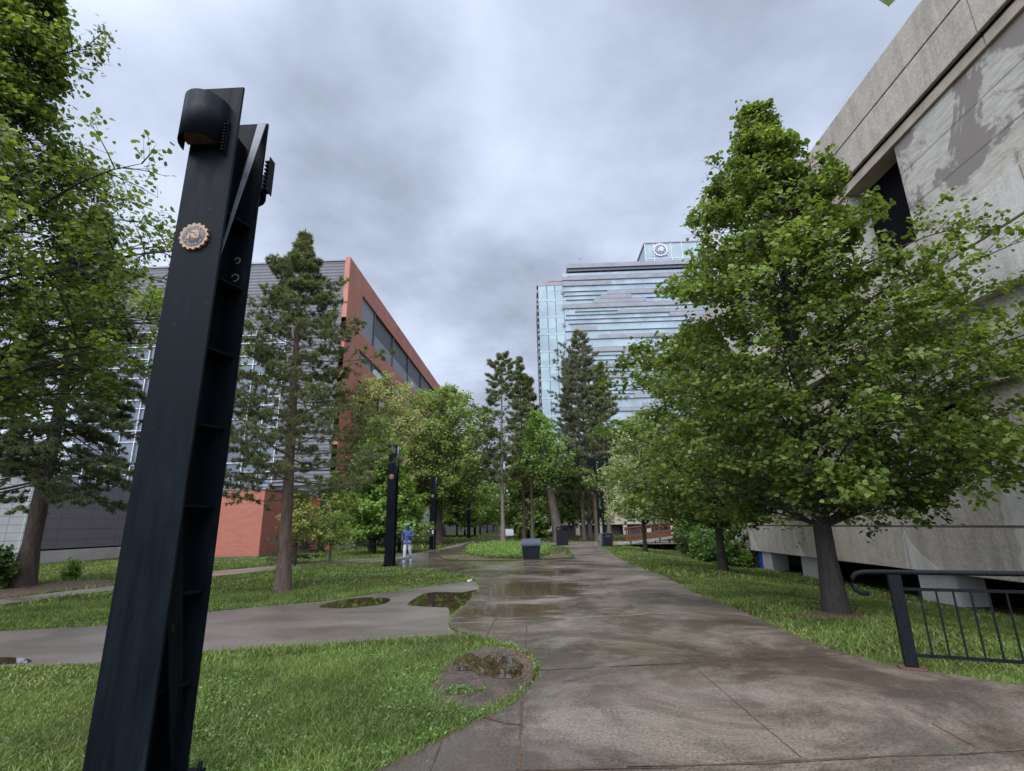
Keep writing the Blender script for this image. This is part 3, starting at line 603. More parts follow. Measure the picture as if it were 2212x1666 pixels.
kid(R,'wall',MT['pale_blue_wall'],-70,-50,20,52,0,10.0); kid(R,'orange_band',MT['orange_band'],-50.02,-49.95,20,52,7.85,8.5); kid(R,'dark_band',MT['siding'],-50.02,-49.96,20,52,9.65,10.02); kid(R,'roof_edge',MT['pale_wall'],-70.2,-49.8,20,52.1,10.02,10.6)
kid(R,'white_band',MT['pale_wall'],-50.02,-49.94,20,52,6.9,7.5)
# ------------------------------------------------------------------ glass tower
def gear_emblem(parent,c,r,gold,navy,letter,face='y',depth=.02,sign=False):
    """round gear emblem standing in the XZ plane, facing -Y"""
    x0,y0,z0=c; n=16; out=[]
    for k in range(n):
        for a,rr in ((-.30,.905),(-.24,1.0),(.24,1.0),(.30,.905)):
            t=2*PI*(k+.5*0+a)/n+.1; out.append((x0+r*rr*math.cos(t),z0+r*rr*math.sin(t)))
    circ=lambda q,N=48:[(x0+r*q*math.cos(2*PI*k/N),z0+r*q*math.sin(2*PI*k/N)) for k in range(N)]
    E=MB().prism(out,'y',y0,y0+depth).build('emblem_gear',gold,parent)
    d=depth*.12
    parts=[(circ(.76),navy,1),(circ(.53),gold,2),(circ(.495),navy,3)]
    m=MB()
    for pl,mt_,lv in parts: m.prism(pl,'y',y0-d*lv,y0-d*(lv-1)+.0002,[0,1,0][lv-1])
    # centre: gold dome, profile and lines of a torn landscape
    P=lambda pts:[(x0+r*a,z0+r*b) for a,b in pts]
    dome=[(.02,.43),(.15,.45),(.28,.39),(.38,.27),(.43,.12),(.43,-.05),(.24,-.06),(.20,.10),(.08,.2),(-.12,.26),(-.2,.24),(-.13,.38)]
    prof=[(-.2,.18),(-.12,.2),(.04,.16),(.16,.06),(.2,-.08),(.42,-.1),(.4,-.2),(.1,-.22),(-.08,-.14),(-.14,-.02),(-.24,-.02),(-.27,.1)]
    body=[(-.34,.2),(-.26,.28),(-.22,.12),(-.26,0),(-.2,-.08),(-.22,-.24),(-.42,-.22),(-.38,0)]
    for pl in (dome,prof,body): m.prism(P(pl),'y',y0-d*4,y0-d*3+.0002,2)
    for k in range(4): m.prism(P([(-.32+.05*k,-.28-.045*k),(.3-.05*k,-.25-.045*k),(.3-.05*k,-.265-.045*k),(-.32+.05*k,-.295-.045*k)]),'y',y0-d*4,y0-d*3+.0002,2)
    for a in (-146,-34):
        q=.64; cxx,czz=x0+r*q*math.cos(math.radians(a)),z0+r*q*math.sin(math.radians(a)); m.prism([(cxx+r*.065*math.cos(t*PI/3),czz+r*.065*math.sin(t*PI/3)) for t in range(6)],'y',y0-d*2,y0-d+.0002,2)
    m.build('emblem_face',[navy,letter if sign else gold,letter if sign else gold],E)
    V=[];Fc=[]
    def put(txt,a0,a1,hgt,inward):
        for k,ch in enumerate(txt):
            if ch==' ': continue
            ang=math.radians(a0+(a1-a0)*k/(len(txt)-1)); cu=bpy.data.curves.new('t','FONT'); cu.body=ch; cu.size=hgt; cu.align_x='CENTER'; cu.align_y='CENTER'; cu.offset=hgt*.012; cu.resolution_u=2; cu.extrude=0
            ob=bpy.data.objects.new('t',cu); col.objects.link(ob); dg=bpy.context.evaluated_depsgraph_get(); me=bpy.data.meshes.new_from_object(ob.evaluated_get(dg)); b=len(V)
            rot=ang-PI/2 if not inward else ang+PI/2
            for v in me.vertices:
                xx,zz=v.co.x,v.co.y; V.append((x0+r*.64*math.cos(ang)+xx*math.cos(rot)-zz*math.sin(rot),y0-d*2.2,z0+r*.64*math.sin(ang)+xx*math.sin(rot)+zz*math.cos(rot)))
            for p in me.polygons: Fc.append(tuple(b+i for i in p.vertices))
            bpy.data.objects.remove(ob); bpy.data.meshes.remove(me); bpy.data.curves.remove(cu)
    put('ENGINEERING',176,4,r*.235,False); put('U',-112,-111,r*.21,True) if False else None
    put('UofA',-114,-66,r*.2,True)
    me=bpy.data.meshes.new('emblem_lettering'); me.from_pydata(V,[],Fc); me.materials.append(letter); link('emblem_lettering',me,E)
    return E
def tower():
    R=empty('glass_tower',(9.1,125,0),'tall glass office tower with horizontal grey stone strips and a rooftop glass box','building')
    def B(n,m,*a,bevel=0): return kid(R,n,m,*a,bevel=bevel)
    fl=[31.7-4.6*k for k in range(1,7)][::-1]+[31.7,36.45,40.04,43.91,48.67,53.41,58.12,62.6]; fl=[z for z in fl if z>4]
    B('core',MT['roof_grey'],2.6,60,126,150,0,62.5); B('core',MT['roof_grey'],9.4,60,126,150,62,66.3)
    cols=[2.45,4.75,6.9,9.1]
    for z0,z1 in zip(fl[:-1],fl[1:]):
        for x0,x1 in zip(cols[:-1],cols[1:]):
            w=B('window',MT['tower_glass_dark'],x0+.06,x1-.06,125.0,125.2,z0+.5,z1)
            if random.random()<.6:
                h=random.choice([.25,.35,.5,.6]); b=BX('blind',MT['tower_glass_blind'],w,x0+.2,x1-.2,124.97,124.995,z1-(z1-z0)*h,z1-.05)
        B('slab_edge',MT['tower_glass'],2.4,9.2,124.95,125.15,z0,z0+.5)
        B('end_fin',MT['fin_dark'],2.2,2.42,125,150,z0+.2,z0+.55)
    for k in range(30): B('end_fin',MT['stone_strip'],2.05,2.4,125.2+random.random(),150,10+1.75*k,10.5+1.75*k+random.random()*.5)
    B('roof_edge',MT['stone_strip'],2.1,9.2,124.9,150,62.6,63.5); B('plant_screen',MT['tower_red'],5.1,9.1,126,140,63.5,64.4)
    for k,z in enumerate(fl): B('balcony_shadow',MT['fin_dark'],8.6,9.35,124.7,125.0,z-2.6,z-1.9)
    # striped main facade
    r=random.Random(5); z=4.0; gl=MB()
    rows=[]
    while z<65.5: h=r.choice([.95,1.2,1.6,2.0,2.3]); rows.append((z,min(65.9,z+h))); z+=h
    for i,(a,b) in enumerate(rows):
        x=9.1
        while x<60:
            w=r.choice([1.5,2.4,2.4,3.0]); y=124.9+r.uniform(-.004,.004); gl.add([(x,124.9,a),(min(x+w,60),124.9,a),(min(x+w,60),y,b),(x,y,b)],[(0,1,2,3)],0 if r.random()<.6 else 1); x+=w
    o=gl.build('window_wall',[MT['tower_glass'],MT['tower_glass_dark']],R); o.location=-Vector(R.location)
    for i,(a,b) in enumerate(rows):
        if a>14: B('sunshade_fin',MT['fin_dark'],9.0+r.random()*3,60,124.6,124.9,a-.09,a)
    n=0
    for i,(a,b) in enumerate(rows):
        if a<16: continue
        x=8.9+r.choice([0,0,3,8])
        while x<50 and n<95:
            w=r.uniform(5,16)
            if r.random()<.4 and b-a<2.4: B('stone_strip',MT['stone_strip'],x,min(x+w,52),124.6,124.88,a+.04,min(b,a+1.15)-.06); n+=1
            x+=w
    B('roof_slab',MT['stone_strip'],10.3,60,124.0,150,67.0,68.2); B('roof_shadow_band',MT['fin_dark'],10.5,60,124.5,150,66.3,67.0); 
    B('penthouse_glass',MT['tower_glass'],31.4,46,124.6,136,68.2,73.6); B('penthouse_roof',MT['roof_grey'],31.1,46.2,124.4,136,73.6,73.9)
    for x in (31.3,33.6,38.2,41,46): B('penthouse_frame',MT['white_mullion'],x-.09,x+.09,124.45,124.6,68.2,73.6)
    B('penthouse_frame',MT['white_mullion'],31.3,46,124.5,124.6,69.0,69.15)
    S=link('logo_sign',MB().box(33.2,37.2,124.36,124.5,69.9,70.0).me('logo_sign',MT['white_sign'])); S.parent=R; S.location=-Vector(R.location)
    gear_emblem(S,(35.3,124.25,71.55),1.95,MT['white_sign'],MT['navy_sign'],MT['white_sign'],depth=.15,sign=True)
    o=MB().tube([(14.3,126,68),(14.3,126,71)],.06,6).tube([(13.8,126,70.7),(14.9,126,70.7)],.05,6).tube([(13.9,126,70.5),(13.9,126,71)],.1,6).build('mast',MT['roof_grey'],R); o.location=-Vector(R.location)
tower()
R=empty('dark_office_tower',(-14,140,0),'distant dark brown office block seen between the trees at the end of the path','building')
kid(R,'wall',MT['dark_frame'],-24,-9.6,140,160,0,21); 
for k in range(5):
    for j in range(3): kid(R,'window',MT['fin_dark'],-22.6+2.6*k,-20.8+2.6*k,139.9,140.05,8.5+3.9*j,11.5+3.9*j)
R=empty('pedway',(-8,130,9),'white railed glass pedway crossing high over the far end of the path','bridge')
kid(R,'deck',MT['pale_wall'],-12,4,130,133,7.0,7.6); kid(R,'glass_side',MT['tower_glass'],-12,4,130.1,130.2,7.6,9.4); kid(R,'roof',MT['pale_wall'],-12,4,129.8,133,9.4,9.8); kid(R,'pier',MT['pale_wall'],2,3,130.5,132,0,7.0)
# ------------------------------------------------------------------ steel light pylons
def pylon(hood=True,simple_=False,x=-2.74,y=3.43):
    H=5.23; w=.385; dp=.43
    R=bpy.data.objects.new('light_pylon',None); col.objects.link(R)
    def P(n,mb,m,bev=.004,par=R): return mb.build(n,m,par,bevel=bev)
    P('front_flange',MB().box(0,w,0,.022,0,H),MT['black']); P('rear_flange',MB().box(0,w,dp-.022,dp,0,H),MT['black'])
    P('web',MB().box(w*.5-.012,w*.5+.012,.0225,dp-.0225,0,H-.25),MT['black'])
    # diagonal lacing plates on the right side
    t0,t1=H-.02,3.62; st=MB().add([(w-.09,dp-.036,t0),(w-.012,dp-.036,t0),(w-.012,dp-.024,t0),(w-.09,dp-.024,t0),(w-.022,.0235,t1),(w-.012,.0235,t1),(w-.012,.0235,t1+.04),(w-.022,.0235,t1+.04)],[(0,1,2,3),(4,7,6,5),(0,4,5,1),(1,5,6,2),(2,6,7,3),(3,7,4,0)]); P('diagonal_plate',st,MT['light_strip'],0)  # upper plate: sky reflection put into its paler colour
    st=MB().prism([(.024,2.0),(.024,1.3),(dp-.10,.12),(dp-.024,.12),(dp-.024,.3)],'x',w-.06,w-.05); P('diagonal_plate',st,MT['black'],0)
    for k in range(8):
        z=.02+.585*k+.01; m=MB().prism([(w*.5+.013,dp-.023),(w-.03,dp-.023),(w-.03,dp-.09),(w*.5+.05,.03),(w*.5+.013,.03)],'z',z,z+.014); P('stiffener_plate',m,MT['black'],0)
    P('base_plate',MB().box(-.08,w+.08,-.08,dp+.08,.05,.075),MT['black'])
    for a in (-.05,w/2,w+.05):
        for b in (-.05,dp+.05): P('anchor_bolt',MB().tube([(a,b,-.05),(a,b,.12)],.014,6),MT['black'],0)
    if hood:
        n=14; cxh,a,b=.122,.172,.20; z0,z1=4.62,5.03
        def ring(q,z): return [(cxh+a*q*math.cos(PI+PI*k/n),-b*q*math.sin(PI*k/n)-.001 if 0<k<n else .0,z) for k in range(n+1)]
        o0,o1,i0,i1=ring(1,z0),ring(1,z1),ring(.96,z0),ring(.96,z1); N=n+1; vs=o0+o1+i0+i1; fs=[]
        for k in range(n): fs+= [(k,k+1,N+k+1,N+k),(2*N+k+1,2*N+k,3*N+k,3*N+k+1),(k,2*N+k,2*N+k+1,k+1),(N+k+1,3*N+k+1,3*N+k,N+k)]
        hd=MB().add(vs,fs,0,True); Hh=P('lamp_hood',hd,MT['black'],0)
        tp=MB().prism([(p[0],p[1]) for p in ring(.97,0)],'z',z1-.03,z1-.015); P('hood_top',tp,MT['black'],0,Hh)
        P('lamp_lens',MB().prism([(p[0],p[1]) for p in ring(.8,0)],'z',z0+.05,z0+.1),MT['rust'],0,Hh)
        for k in range(9): P('louvre_fin',MB().box(cxh+a+.001,cxh+a+.022,-.05,-.001,z0-.05+k*.03,z0-.04+k*.03),MT['black'],0,Hh)
        P('louvre_frame',MB().box(cxh+a+.022,cxh+a+.027,-.03,-.001,z0-.07,z0+.24),MT['black'],0,Hh)
    # rear hood
    n=10; z0,z1=4.50,4.84; m=MB(); cxr=w-.08
    def ring2(q,z): return [(cxr+.10-.19*q*(1-math.cos(PI*k/n)),dp+.20*q*math.sin(PI*k/n)+.001,z) for k in range(n+1)]
    o0,o1,i0,i1=ring2(1,z0),ring2(1,z1),ring2(.95,z0),ring2(.95,z1); N=n+1; fs=[]
    for k in range(n): fs+=[(k,k+1,N+k+1,N+k),(2*N+k+1,2*N+k,3*N+k,3*N+k+1),(k,2*N+k,2*N+k+1,k+1),(N+k+1,3*N+k+1,3*N+k,N+k)]
    Hr=P('lamp_hood',m.add(o0+o1+i0+i1,fs,0,True),MT['black'],0)
    for k in range(8): P('louvre_fin',MB().box(w+.002,w+.042,dp+.002,dp+.085,z0+.05+k*.04,z0+.062+k*.04),MT['black'],0,Hr)
    P('louvre_frame',MB().box(w+.04,w+.047,dp+.002,dp+.09,z0+.03,z1+.04),MT['black'],0,Hr)
    gear_emblem(R,(w*.5-.02,-.0225,3.81),.115,MT['gold'],MT['navy'],MT['tan_letter'],depth=.022)
    if hood: # scratched lettering rings and rust chips
        m=MB()
        for cz,rr in ((3.83,.028),(3.67,.034)):
            N=22
            for k in range(3,N-2):
                t0=2*PI*k/N-PI*.9; t1=2*PI*(k+1)/N-PI*.9; c=w-.115
                m.add([(c+rr*math.cos(t0),dp-.0225-.002,cz+rr*math.sin(t0)),(c+rr*math.cos(t1),dp-.0245,cz+rr*math.sin(t1)),(c+(rr-.006)*math.cos(t1),dp-.0245,cz+(rr-.006)*math.sin(t1)),(c+(rr-.006)*math.cos(t0),dp-.0245,cz+(rr-.006)*math.sin(t0))],[(0,1,2,3)])
        P('paint_rings',m,MT['tan_letter'],0)
    return R
def setloc(R,loc,label,rz=0):
    R.location=loc; R.rotation_euler=(0,0,rz); tag(R,label,'light pylon','black steel light pylons along the path')
P1=pylon(True); setloc(P1,(-2.735,3.43,-.02),'huge black steel pylon in the left foreground with curved lamp hood and gold gear emblem')
P2=pylon(False); q=G(829,1223); setloc(P2,(q[0],q[1],-.02),'black steel pylon standing beside the walking person, left of the path')
def copy_tree(o,parent=None):
    c=o.copy(); col.objects.link(c); c.parent=parent
    for ch in [x for x in bpy.data.objects if x.parent==o]: copy_tree(ch,c)
    return c
for (px,py,lb) in [(927,1187,'black steel pylon next to the big elm trunk and the small post sign'),(1009,1163,'distant black steel pylon at the left edge of the far path, fourth along it'),(1023,1157,'farthest short dark pylon just behind the fourth one, under the trees')]:
    q=G(px,py); c=copy_tree(P2); setloc(c,(q[0],q[1],-.02),lb)
# twin post lamp on the right
q=G(1306,1178.5); R=empty('twin_post_lamp',(q[0],q[1],0),'black twin-post lamp with two box heads beside the waste bins','street lamp')
MB().box(-.40,-.28,-.07,.07,0,6.25).build('post',MT['black'],R); MB().box(-.08,.09,-.08,.08,0,6.3).build('post',MT['black'],R)
MB().box(-.28,-.08,-.05,.05,6.12,6.2).build('crossbar',MT['light_strip'],R); MB().box(-.28,-.08,-.04,.04,2.2,2.26).build('crossbar',MT['black'],R)
MB().box(-.95,-.44,-.22,.22,5.95,6.5).build('lamp_head',MT['black'],R,bevel=.03); MB().box(.16,.66,-.22,.22,5.75,6.5).build('lamp_head',MT['black'],R,bevel=.03)
MB().box(-.5,.2,-.04,.04,6.32,6.4).build('bracket',MT['black'],R)
# ------------------------------------------------------------------ bins, chest, sign, litter
q=G(1148,1209); gx,gy=q[0],q[1]; R=empty('grit_chest',(gx,gy,.02),'black plastic grit chest with sloping grey lid sitting in the planted island','storage box')
b=MB(); W,Dp=.47,.38
b.add([(-W*.80,-Dp*.85,0),(W*.80,-Dp*.85,0),(W*.80,Dp*.85,0),(-W*.80,Dp*.85,0),(-W*.93,-Dp,.60),(W*.93,-Dp,.60),(W*.93,Dp,.68),(-W*.93,Dp,.68)],[(3,2,1,0),(4,5,6,7),(0,1,5,4),(1,2,6,5),(2,3,7,6),(3,0,4,7)]); b.build('body',MT['plastic_black'],R,bevel=.02)
l=MB(); l.add([(-W*1.05,-Dp*1.1,.60),(W*1.05,-Dp*1.1,.60),(W*1.05,Dp*1.1,.7),(-W*1.05,Dp*1.1,.7),(-W*1.05,-Dp*1.1,.69),(W*1.05,-Dp*1.1,.69),(W*.98,Dp*1.05,.93),(-W*.98,Dp*1.05,.93)],[(3,2,1,0),(4,5,6,7),(0,1,5,4),(1,2,6,5),(2,3,7,6),(3,0,4,7)]); L=l.build('lid',MT['plastic_lid'],R,bevel=.02)
for k in (-.3,.0,.3):
    MB().add([(k-.11,-.33,.712),(k+.11,-.33,.712),(k+.11,.3,.90),(k-.11,.3,.90),(k-.11,-.33,.728),(k+.11,-.33,.728),(k+.11,.3,.915),(k-.11,.3,.915)],[(3,2,1,0),(4,5,6,7),(0,1,5,4),(1,2,6,5),(2,3,7,6),(3,0,4,7)]).build('lid_rib',MT['plastic_lid'],L)
MB().box(-.3,-.18,-Dp*1.16,-Dp*1.02,.5,.62).build('latch',MT['plastic_black'],R,bevel=.01)
for k in (-.25,0,.25): MB().box(k-.03,k+.03,-Dp*.99,-Dp*.86,.03,.5).build('body_rib',MT['plastic_black'],R,bevel=.008)
q=G(1215,1178); R=empty('waste_container',(q[0],q[1],0),'tall black square waste container with an opening near its top, right of the grit chest','waste bin')
MB().box(-.44,.44,-.4,.4,.02,1.12).build('body',MT['plastic_black'],R,bevel=.03); MB().box(-.47,.47,-.43,.43,1.3,1.38).build('top',MT['plastic_black'],R,bevel=.02)
for sx in (-.4,.4):
    for sy in (-.36,.36): MB().box(sx-.04,sx+.04,sy-.04,sy+.04,1.12,1.3).build('corner_post',MT['plastic_black'],R)
MB().tube([(0,0,1.1),(0,0,1.24)],.2,12).build('bag_rim',MT['plastic_lid'],R); MB().box(-.47,.47,-.43,.43,0,.06).build('base',MT['black'],R)
for k in (-.22,.0,.22): MB().box(k-.01,k+.01,-.412,-.4,.1,1.05).build('panel_seam',MT['black'],R)
q=G(1300,1180); R=empty('waste_bin',(q[0],q[1],0),'small round grey metal waste bin with domed lid left of the twin-post lamp','waste bin')
MB().tube([(0,0,0),(0,0,.72),(0,0,.74)],[.24,.24,.27],14).build('body',MT['steel_bin'],R); MB().tube([(0,0,.745),(0,0,.86),(0,0,.93)],[.27,.2,.05],14).build('lid',MT['plastic_lid'],R); MB().tube([(0,0,.3),(0,0,.34)],[.25,.25],14).build('band',MT['dark_frame'],R)
q=G(1314,1180); R=empty('waste_bin',(q[0],q[1],0),'dark square-sided waste bin at the right foot of the twin-post lamp','waste bin')
MB().box(-.3,.3,-.28,.28,0,.85).build('body',MT['plastic_black'],R,bevel=.02); MB().box(-.33,.33,-.31,.31,.85,.93).build('lid',MT['plastic_lid'],R,bevel=.02); MB().box(-.2,.2,-.3,-.285,.6,.78).build('flap',MT['dark_frame'],R)
q=G(928,1191); R=empty('small_sign',(q[0],q[1],-.03),'small dark post sign with a white notice, left of the third pylon','sign')
MB().box(-.28,-.25,-.015,.015,0,1.65).build('post',MT['dark_frame'],R); MB().box(.25,.28,-.015,.015,0,1.0).build('post',MT['dark_frame'],R); MB().box(-.25,.28,-.01,.01,1.0,1.65).build('panel',MT['dark_frame'],R); MB().box(.14,.24,-.02,-.011,1.15,1.4).build('notice',MT['pale_wall'],R)
a=G(*z4(668,308)); R=empty('paper_cup',(a[0],a[1],0),'crushed white paper cup lying on the edge of the side path','litter',rz=.9)
MB().tube([(-.075,0,.034),(.075,0,.045)],[.022,.034],12).build('cup',MT['white_sign'],R); MB().tube([(.076,0,.045),(.086,0,.045)],[.037,.035],12).build('rim',MT['white_sign'],R)
# ------------------------------------------------------------------ foreground railing
def railing():
    R=empty('railing',(4.07,6.43,0),'black tubular steel railing with vertical bars at the right edge of the plaza','railing')
    d=Vector((1.03,-.40,0)).normalized()
    def pt(s,z): return Vector((0,0,0))+d*s+Vector((0,0,z))
    c=[(-.06,.74),(-.20,.735),(-.30,.78),(-.355,.86),(-.34,.95),(-.27,1.0),(-.15,1.005),(0,1.0),(1.5,1.0),(4.2,1.0)]
    tb=MB(); tb.tube([pt(s-.1,z)+Vector((0,0,.0)) for s,z in [(-.17,.76),(-.245,.765),(-.30,.80),(-.325,.86),(-.31,.93),(-.27,.975),(-.2,.995),(-.1,1.0),(1.5,1.0),(4.2,1.0)]],.027,12); tb.build('handrail',MT['rail_paint'],R)
    p=MB(); a=math.atan2(d.y,d.x)
    for s in (0,2.6):
        q=MB().box(-.062,.062,-.04,.04,.02,.975).build('post',MT['rail_paint'],R,bevel=.006); q.location=pt(s,0); q.rotation_euler=(0,0,a)
        q2=MB().box(-.12,.12,-.09,.09,.0,.022).build('base_plate',MT['rust'],q,bevel=.003)
        for u in (-.09,.09): MB().tube([(u,-.06,.02),(u,-.06,.045)],.012,6).build('bolt',MT['rust'],q2)
    for z in (.82,.14):
        o=MB().box(.05,4.2,-.015,.015,z-.016,z+.016).build('rail',MT['rail_paint'],R,bevel=.004); o.rotation_euler=(0,0,a)
    s=.21
    while s<4.2:
        if abs(s-2.6)>.08: 
            o=MB().box(-.008,.008,-.008,.008,.15,.81).build('baluster',MT['rail_paint'],R); o.location=pt(s,0); o.rotation_euler=(0,0,a)
        s+=.152
    R2=empty('railing',(5.35,5.45,0),'second black railing end curving down at the extreme right edge of the view','railing')
    tb=MB(); tb.tube([(.0,0,.66),(-.07,0,.69),(-.1,0,.78),(-.08,0,.88),(0,0,.93),(2.5,-.6,.93)],.027,12); tb.build('handrail',MT['rail_paint'],R2); 
    MB().box(.3,.4,-.13,-.05,0,.92).build('post',MT['rail_paint'],R2,bevel=.005)
railing()
# ------------------------------------------------------------------ timber footbridge
q=G(1352,1174); R=empty('footbridge',(q[0],q[1],0),'reddish timber footbridge with railings rising behind the lawn shrubs','footbridge')
L=11; rise=.105
def slope_box(n,x0,x1,y0,y1,z0,z1,m):
    return MB().add([(x0,y0,z0+rise*x0),(x1,y0,z0+rise*x1),(x1,y1,z0+rise*x1),(x0,y1,z0+rise*x0),(x0,y0,z1+rise*x0),(x1,y0,z1+rise*x1),(x1,y1,z1+rise*x1),(x0,y1,z1+rise*x0)],[(3,2,1,0),(4,5,6,7),(0,1,5,4),(1,2,6,5),(2,3,7,6),(3,0,4,7)]).build(n,MT[m],R)
slope_box('deck',-.8,L,-.9,.9,-.04,.08,'grey_deck')
for sy in (-.85,.85):
    slope_box('top_rail',.1,L,sy-.12,sy+.12,1.15,1.22,'wood_red'); slope_box('side_rail',.1,L,sy-.03,sy+.03,.95,1.12,'wood_red'); slope_box('side_rail',.1,L,sy-.03,sy+.03,.42,.6,'wood_red'); slope_box('side_rail',.1,L,sy-.02,sy+.02,.15,.25,'wood_red')
    for k in range(10):
        x=.25+1.15*k; MB().box(x-.05,x+.05,sy-.05,sy+.05,-.6,1.15+rise*x).build('post',MT['wood_red'],R)
for k in range(4): MB().box(1+3*k,1.2+3*k,-.8,.8,-.8,rise*(1+3*k)-.045).build('trestle',MT['wood_red'],R)
# ------------------------------------------------------------------ person
def skin_fig(name,nodes,edges,mt,parent,sub=2,root=0):
    me=bpy.data.meshes.new(name); me.from_pydata([n[0] for n in nodes],edges,[]); me.materials.append(mt); o=link(name,me,parent)
    sk=o.modifiers.new('Skin','SKIN'); sk.use_smooth_shade=True; sd=me.skin_vertices[0].data
    for i,n in enumerate(nodes):
        r=n[1]; sd[i].radius=(r,r) if not isinstance(r,tuple) else r; sd[i].use_root=(i==root)
    s=o.modifiers.new('Sub','SUBSURF'); s.levels=sub; s.render_levels=sub; return o
def bake(o):
    dg=bpy.context.evaluated_depsgraph_get(); me=bpy.data.meshes.new_from_object(o.evaluated_get(dg)); o.modifiers.clear(); o.data=me; return o
def person():
    q=G(880,1214); R=empty('person',(q[0]-.02,q[1],0),'person walking in blue hoodie, blue cap, pale trousers and turquoise shoes, looking at a phone','person')
    # facing -Y (towards the camera). image right = +X (their left arm, holding the phone)
    J=dict(pel=(0,0,.96),wai=(0,0,1.1),che=(0,-.01,1.3),neck=(0,-.01,1.46),hb=(.0,-.035,1.55),hd=(.0,-.05,1.64),ht=(0,-.03,1.70),
      shr=(-.17,0,1.41),elr=(-.235,.04,1.15),wrr=(-.245,-.03,.93),shl=(.17,0,1.41),ell=(.235,-.02,1.17),wrl=(.10,-.24,1.16),
      hipr=(-.09,0,.93),knr=(-.10,-.10,.52),anr=(-.10,-.10,.10),tor=(-.11,-.23,.045),hipl=(.09,0,.93),knl=(.11,.03,.51),anl=(.12,.22,.13),tol=(.14,.12,.05))
    rad=dict(pel=(.13,.10),wai=(.12,.09),che=(.145,.10),neck=.055,hb=.06,hd=(.075,.09),ht=(.065,.08),shr=.062,elr=.045,wrr=.03,shl=.062,ell=.045,wrl=.03,hipr=.085,knr=.055,anr=.038,tor=.03,hipl=.085,knl=.055,anl=.038,tol=.03)
    names=list(J); idx={n:i for i,n in enumerate(names)}
    E=[('pel','wai'),('wai','che'),('che','neck'),('neck','hb'),('hb','hd'),('hd','ht'),('che','shr'),('shr','elr'),('elr','wrr'),('che','shl'),('shl','ell'),('ell','wrl'),('pel','hipr'),('hipr','knr'),('knr','anr'),('anr','tor'),('pel','hipl'),('hipl','knl'),('knl','anl'),('anl','tol')]
    nodes=[(J[n],rad[n]) for n in names]; edges=[(idx[a],idx[b]) for a,b in E]
    # hands with fingers as chains of the same surface
    def hand(w,dirv,up,side,curl):
        w=Vector(w);dirv=Vector(dirv).normalized();up=Vector(up).normalized();sd=dirv.cross(up)*side; base=len(nodes)
        nodes.append((tuple(w+dirv*.05),.028)); edges.append((idx[curl],base))
        for k,(o,l) in enumerate(((-.03,.07),(-.01,.085),(.01,.08),(.03,.062))):
            n0=len(nodes); nodes.append((tuple(w+dirv*.09+sd*o),.0105)); nodes.append((tuple(w+dirv*(.09+l*.5)+sd*o+up*.008),.009)); nodes.append((tuple(w+dirv*(.09+l*.8)+sd*o+up*.035),.008)); edges.extend([(base,n0),(n0,n0+1),(n0+1,n0+2)])
        n0=len(nodes); nodes.append((tuple(w+dirv*.04-sd*.045+up*.01),.012)); nodes.append((tuple(w+dirv*.075-sd*.05+up*.035),.010)); edges.extend([(base,n0),(n0,n0+1)])
    hand(J['wrr'],(-.0,-.12,-1),(1,0,0),1,'wrr'); hand(J['wrl'],(-1,-.35,.12),(0,0,1),1,'wrl')
    body=skin_fig('body',nodes,edges,MT['skin'],R,1); bake(body)
    # face
    fb=MB(); fb.tube([(0,-.115,1.635),(0,-.15,1.60),(0,-.12,1.592)],[.010,.018,.014],6); fb.tube([(-.028,-.125,1.563),(.028,-.125,1.563)],.009,6)
    fb.build('nose_and_mouth',MT['skin'],R); 
    for s in (-.032,.032): MB().tube([(s-.01,-.124,1.645),(s+.01,-.124,1.645)],.008,6).build('eye',MT['hair'],R)
    for s in (-.082,.082): MB().tube([(s,-.03,1.60),(s*1.08,-.03,1.65)],.014,6).build('ear',MT['skin'],R)
    # clothing
    T=lambda *n:[(J[k] if isinstance(k,str) else k) for k in n]
    hn=[((0,0,.86),(.19,.155)),((0,0,1.0),(.18,.145)),((0,-.01,1.18),(.165,.125)),((0,0,1.34),(.175,.125)),((0,.0,1.45),(.085,.08)),
        ((-.19,0,1.40),.085),((-.245,.045,1.15),.07),((-.25,-.03,.95),.052),((.19,0,1.40),.085),((.25,-.02,1.17),.072),((.12,-.235,1.165),.05)]
    hd=skin_fig('hoodie',hn,[(0,1),(1,2),(2,3),(3,4),(3,5),(5,6),(6,7),(3,8),(8,9),(9,10)],MT['hoodie_blue'],R,1,1); bake(hd)
    hood=skin_fig('hood',[((-.10,-.02,1.46),.045),((-.07,.08,1.50),.055),((.0,.10,1.52),.06),((.07,.08,1.50),.055),((.10,-.02,1.46),.045)],[(0,1),(1,2),(2,3),(3,4)],MT['hoodie_blue'],hd,1,2); bake(hood)
    tr=skin_fig('trousers',[((0,0,.93),(.13,.10)),((-.09,-.0,.88),.105),((-.105,-.10,.52),.082),((-.105,-.10,.15),.062),((.09,0,.88),.105),((.115,.03,.51),.082),((.125,.21,.19),.062)],[(0,1),(1,2),(2,3),(0,4),(4,5),(5,6)],MT['trouser_grey'],R,1,0); bake(tr)
    for nm,a,h,t in (('l',J['anr'],(-.10,-.05,.05),(-.115,-.24,.045)),('r',J['anl'],(.12,.25,.10),(.145,.09,.05))):
        a=Vector(a);h=Vector(h);t=Vector(t); sh=skin_fig('shoe',[(tuple(a+Vector((0,0,.0))),.052),(tuple(h),.05),(tuple((h+t)/2+Vector((0,0,.01))),(.05,.042)),(tuple(t),(.047,.034))],[(0,1),(1,2),(2,3)],MT['shoe'],R,1,1); bake(sh)
        so=skin_fig('sole',[(tuple(h-Vector((0,-.02,.032))),(.05,.014)),(tuple((h+t)/2-Vector((0,0,.03))),(.05,.014)),(tuple(t-Vector((0,.03,.026))),(.045,.013))],[(0,1),(1,2)],MT['sole'],sh,1,1); bake(so)
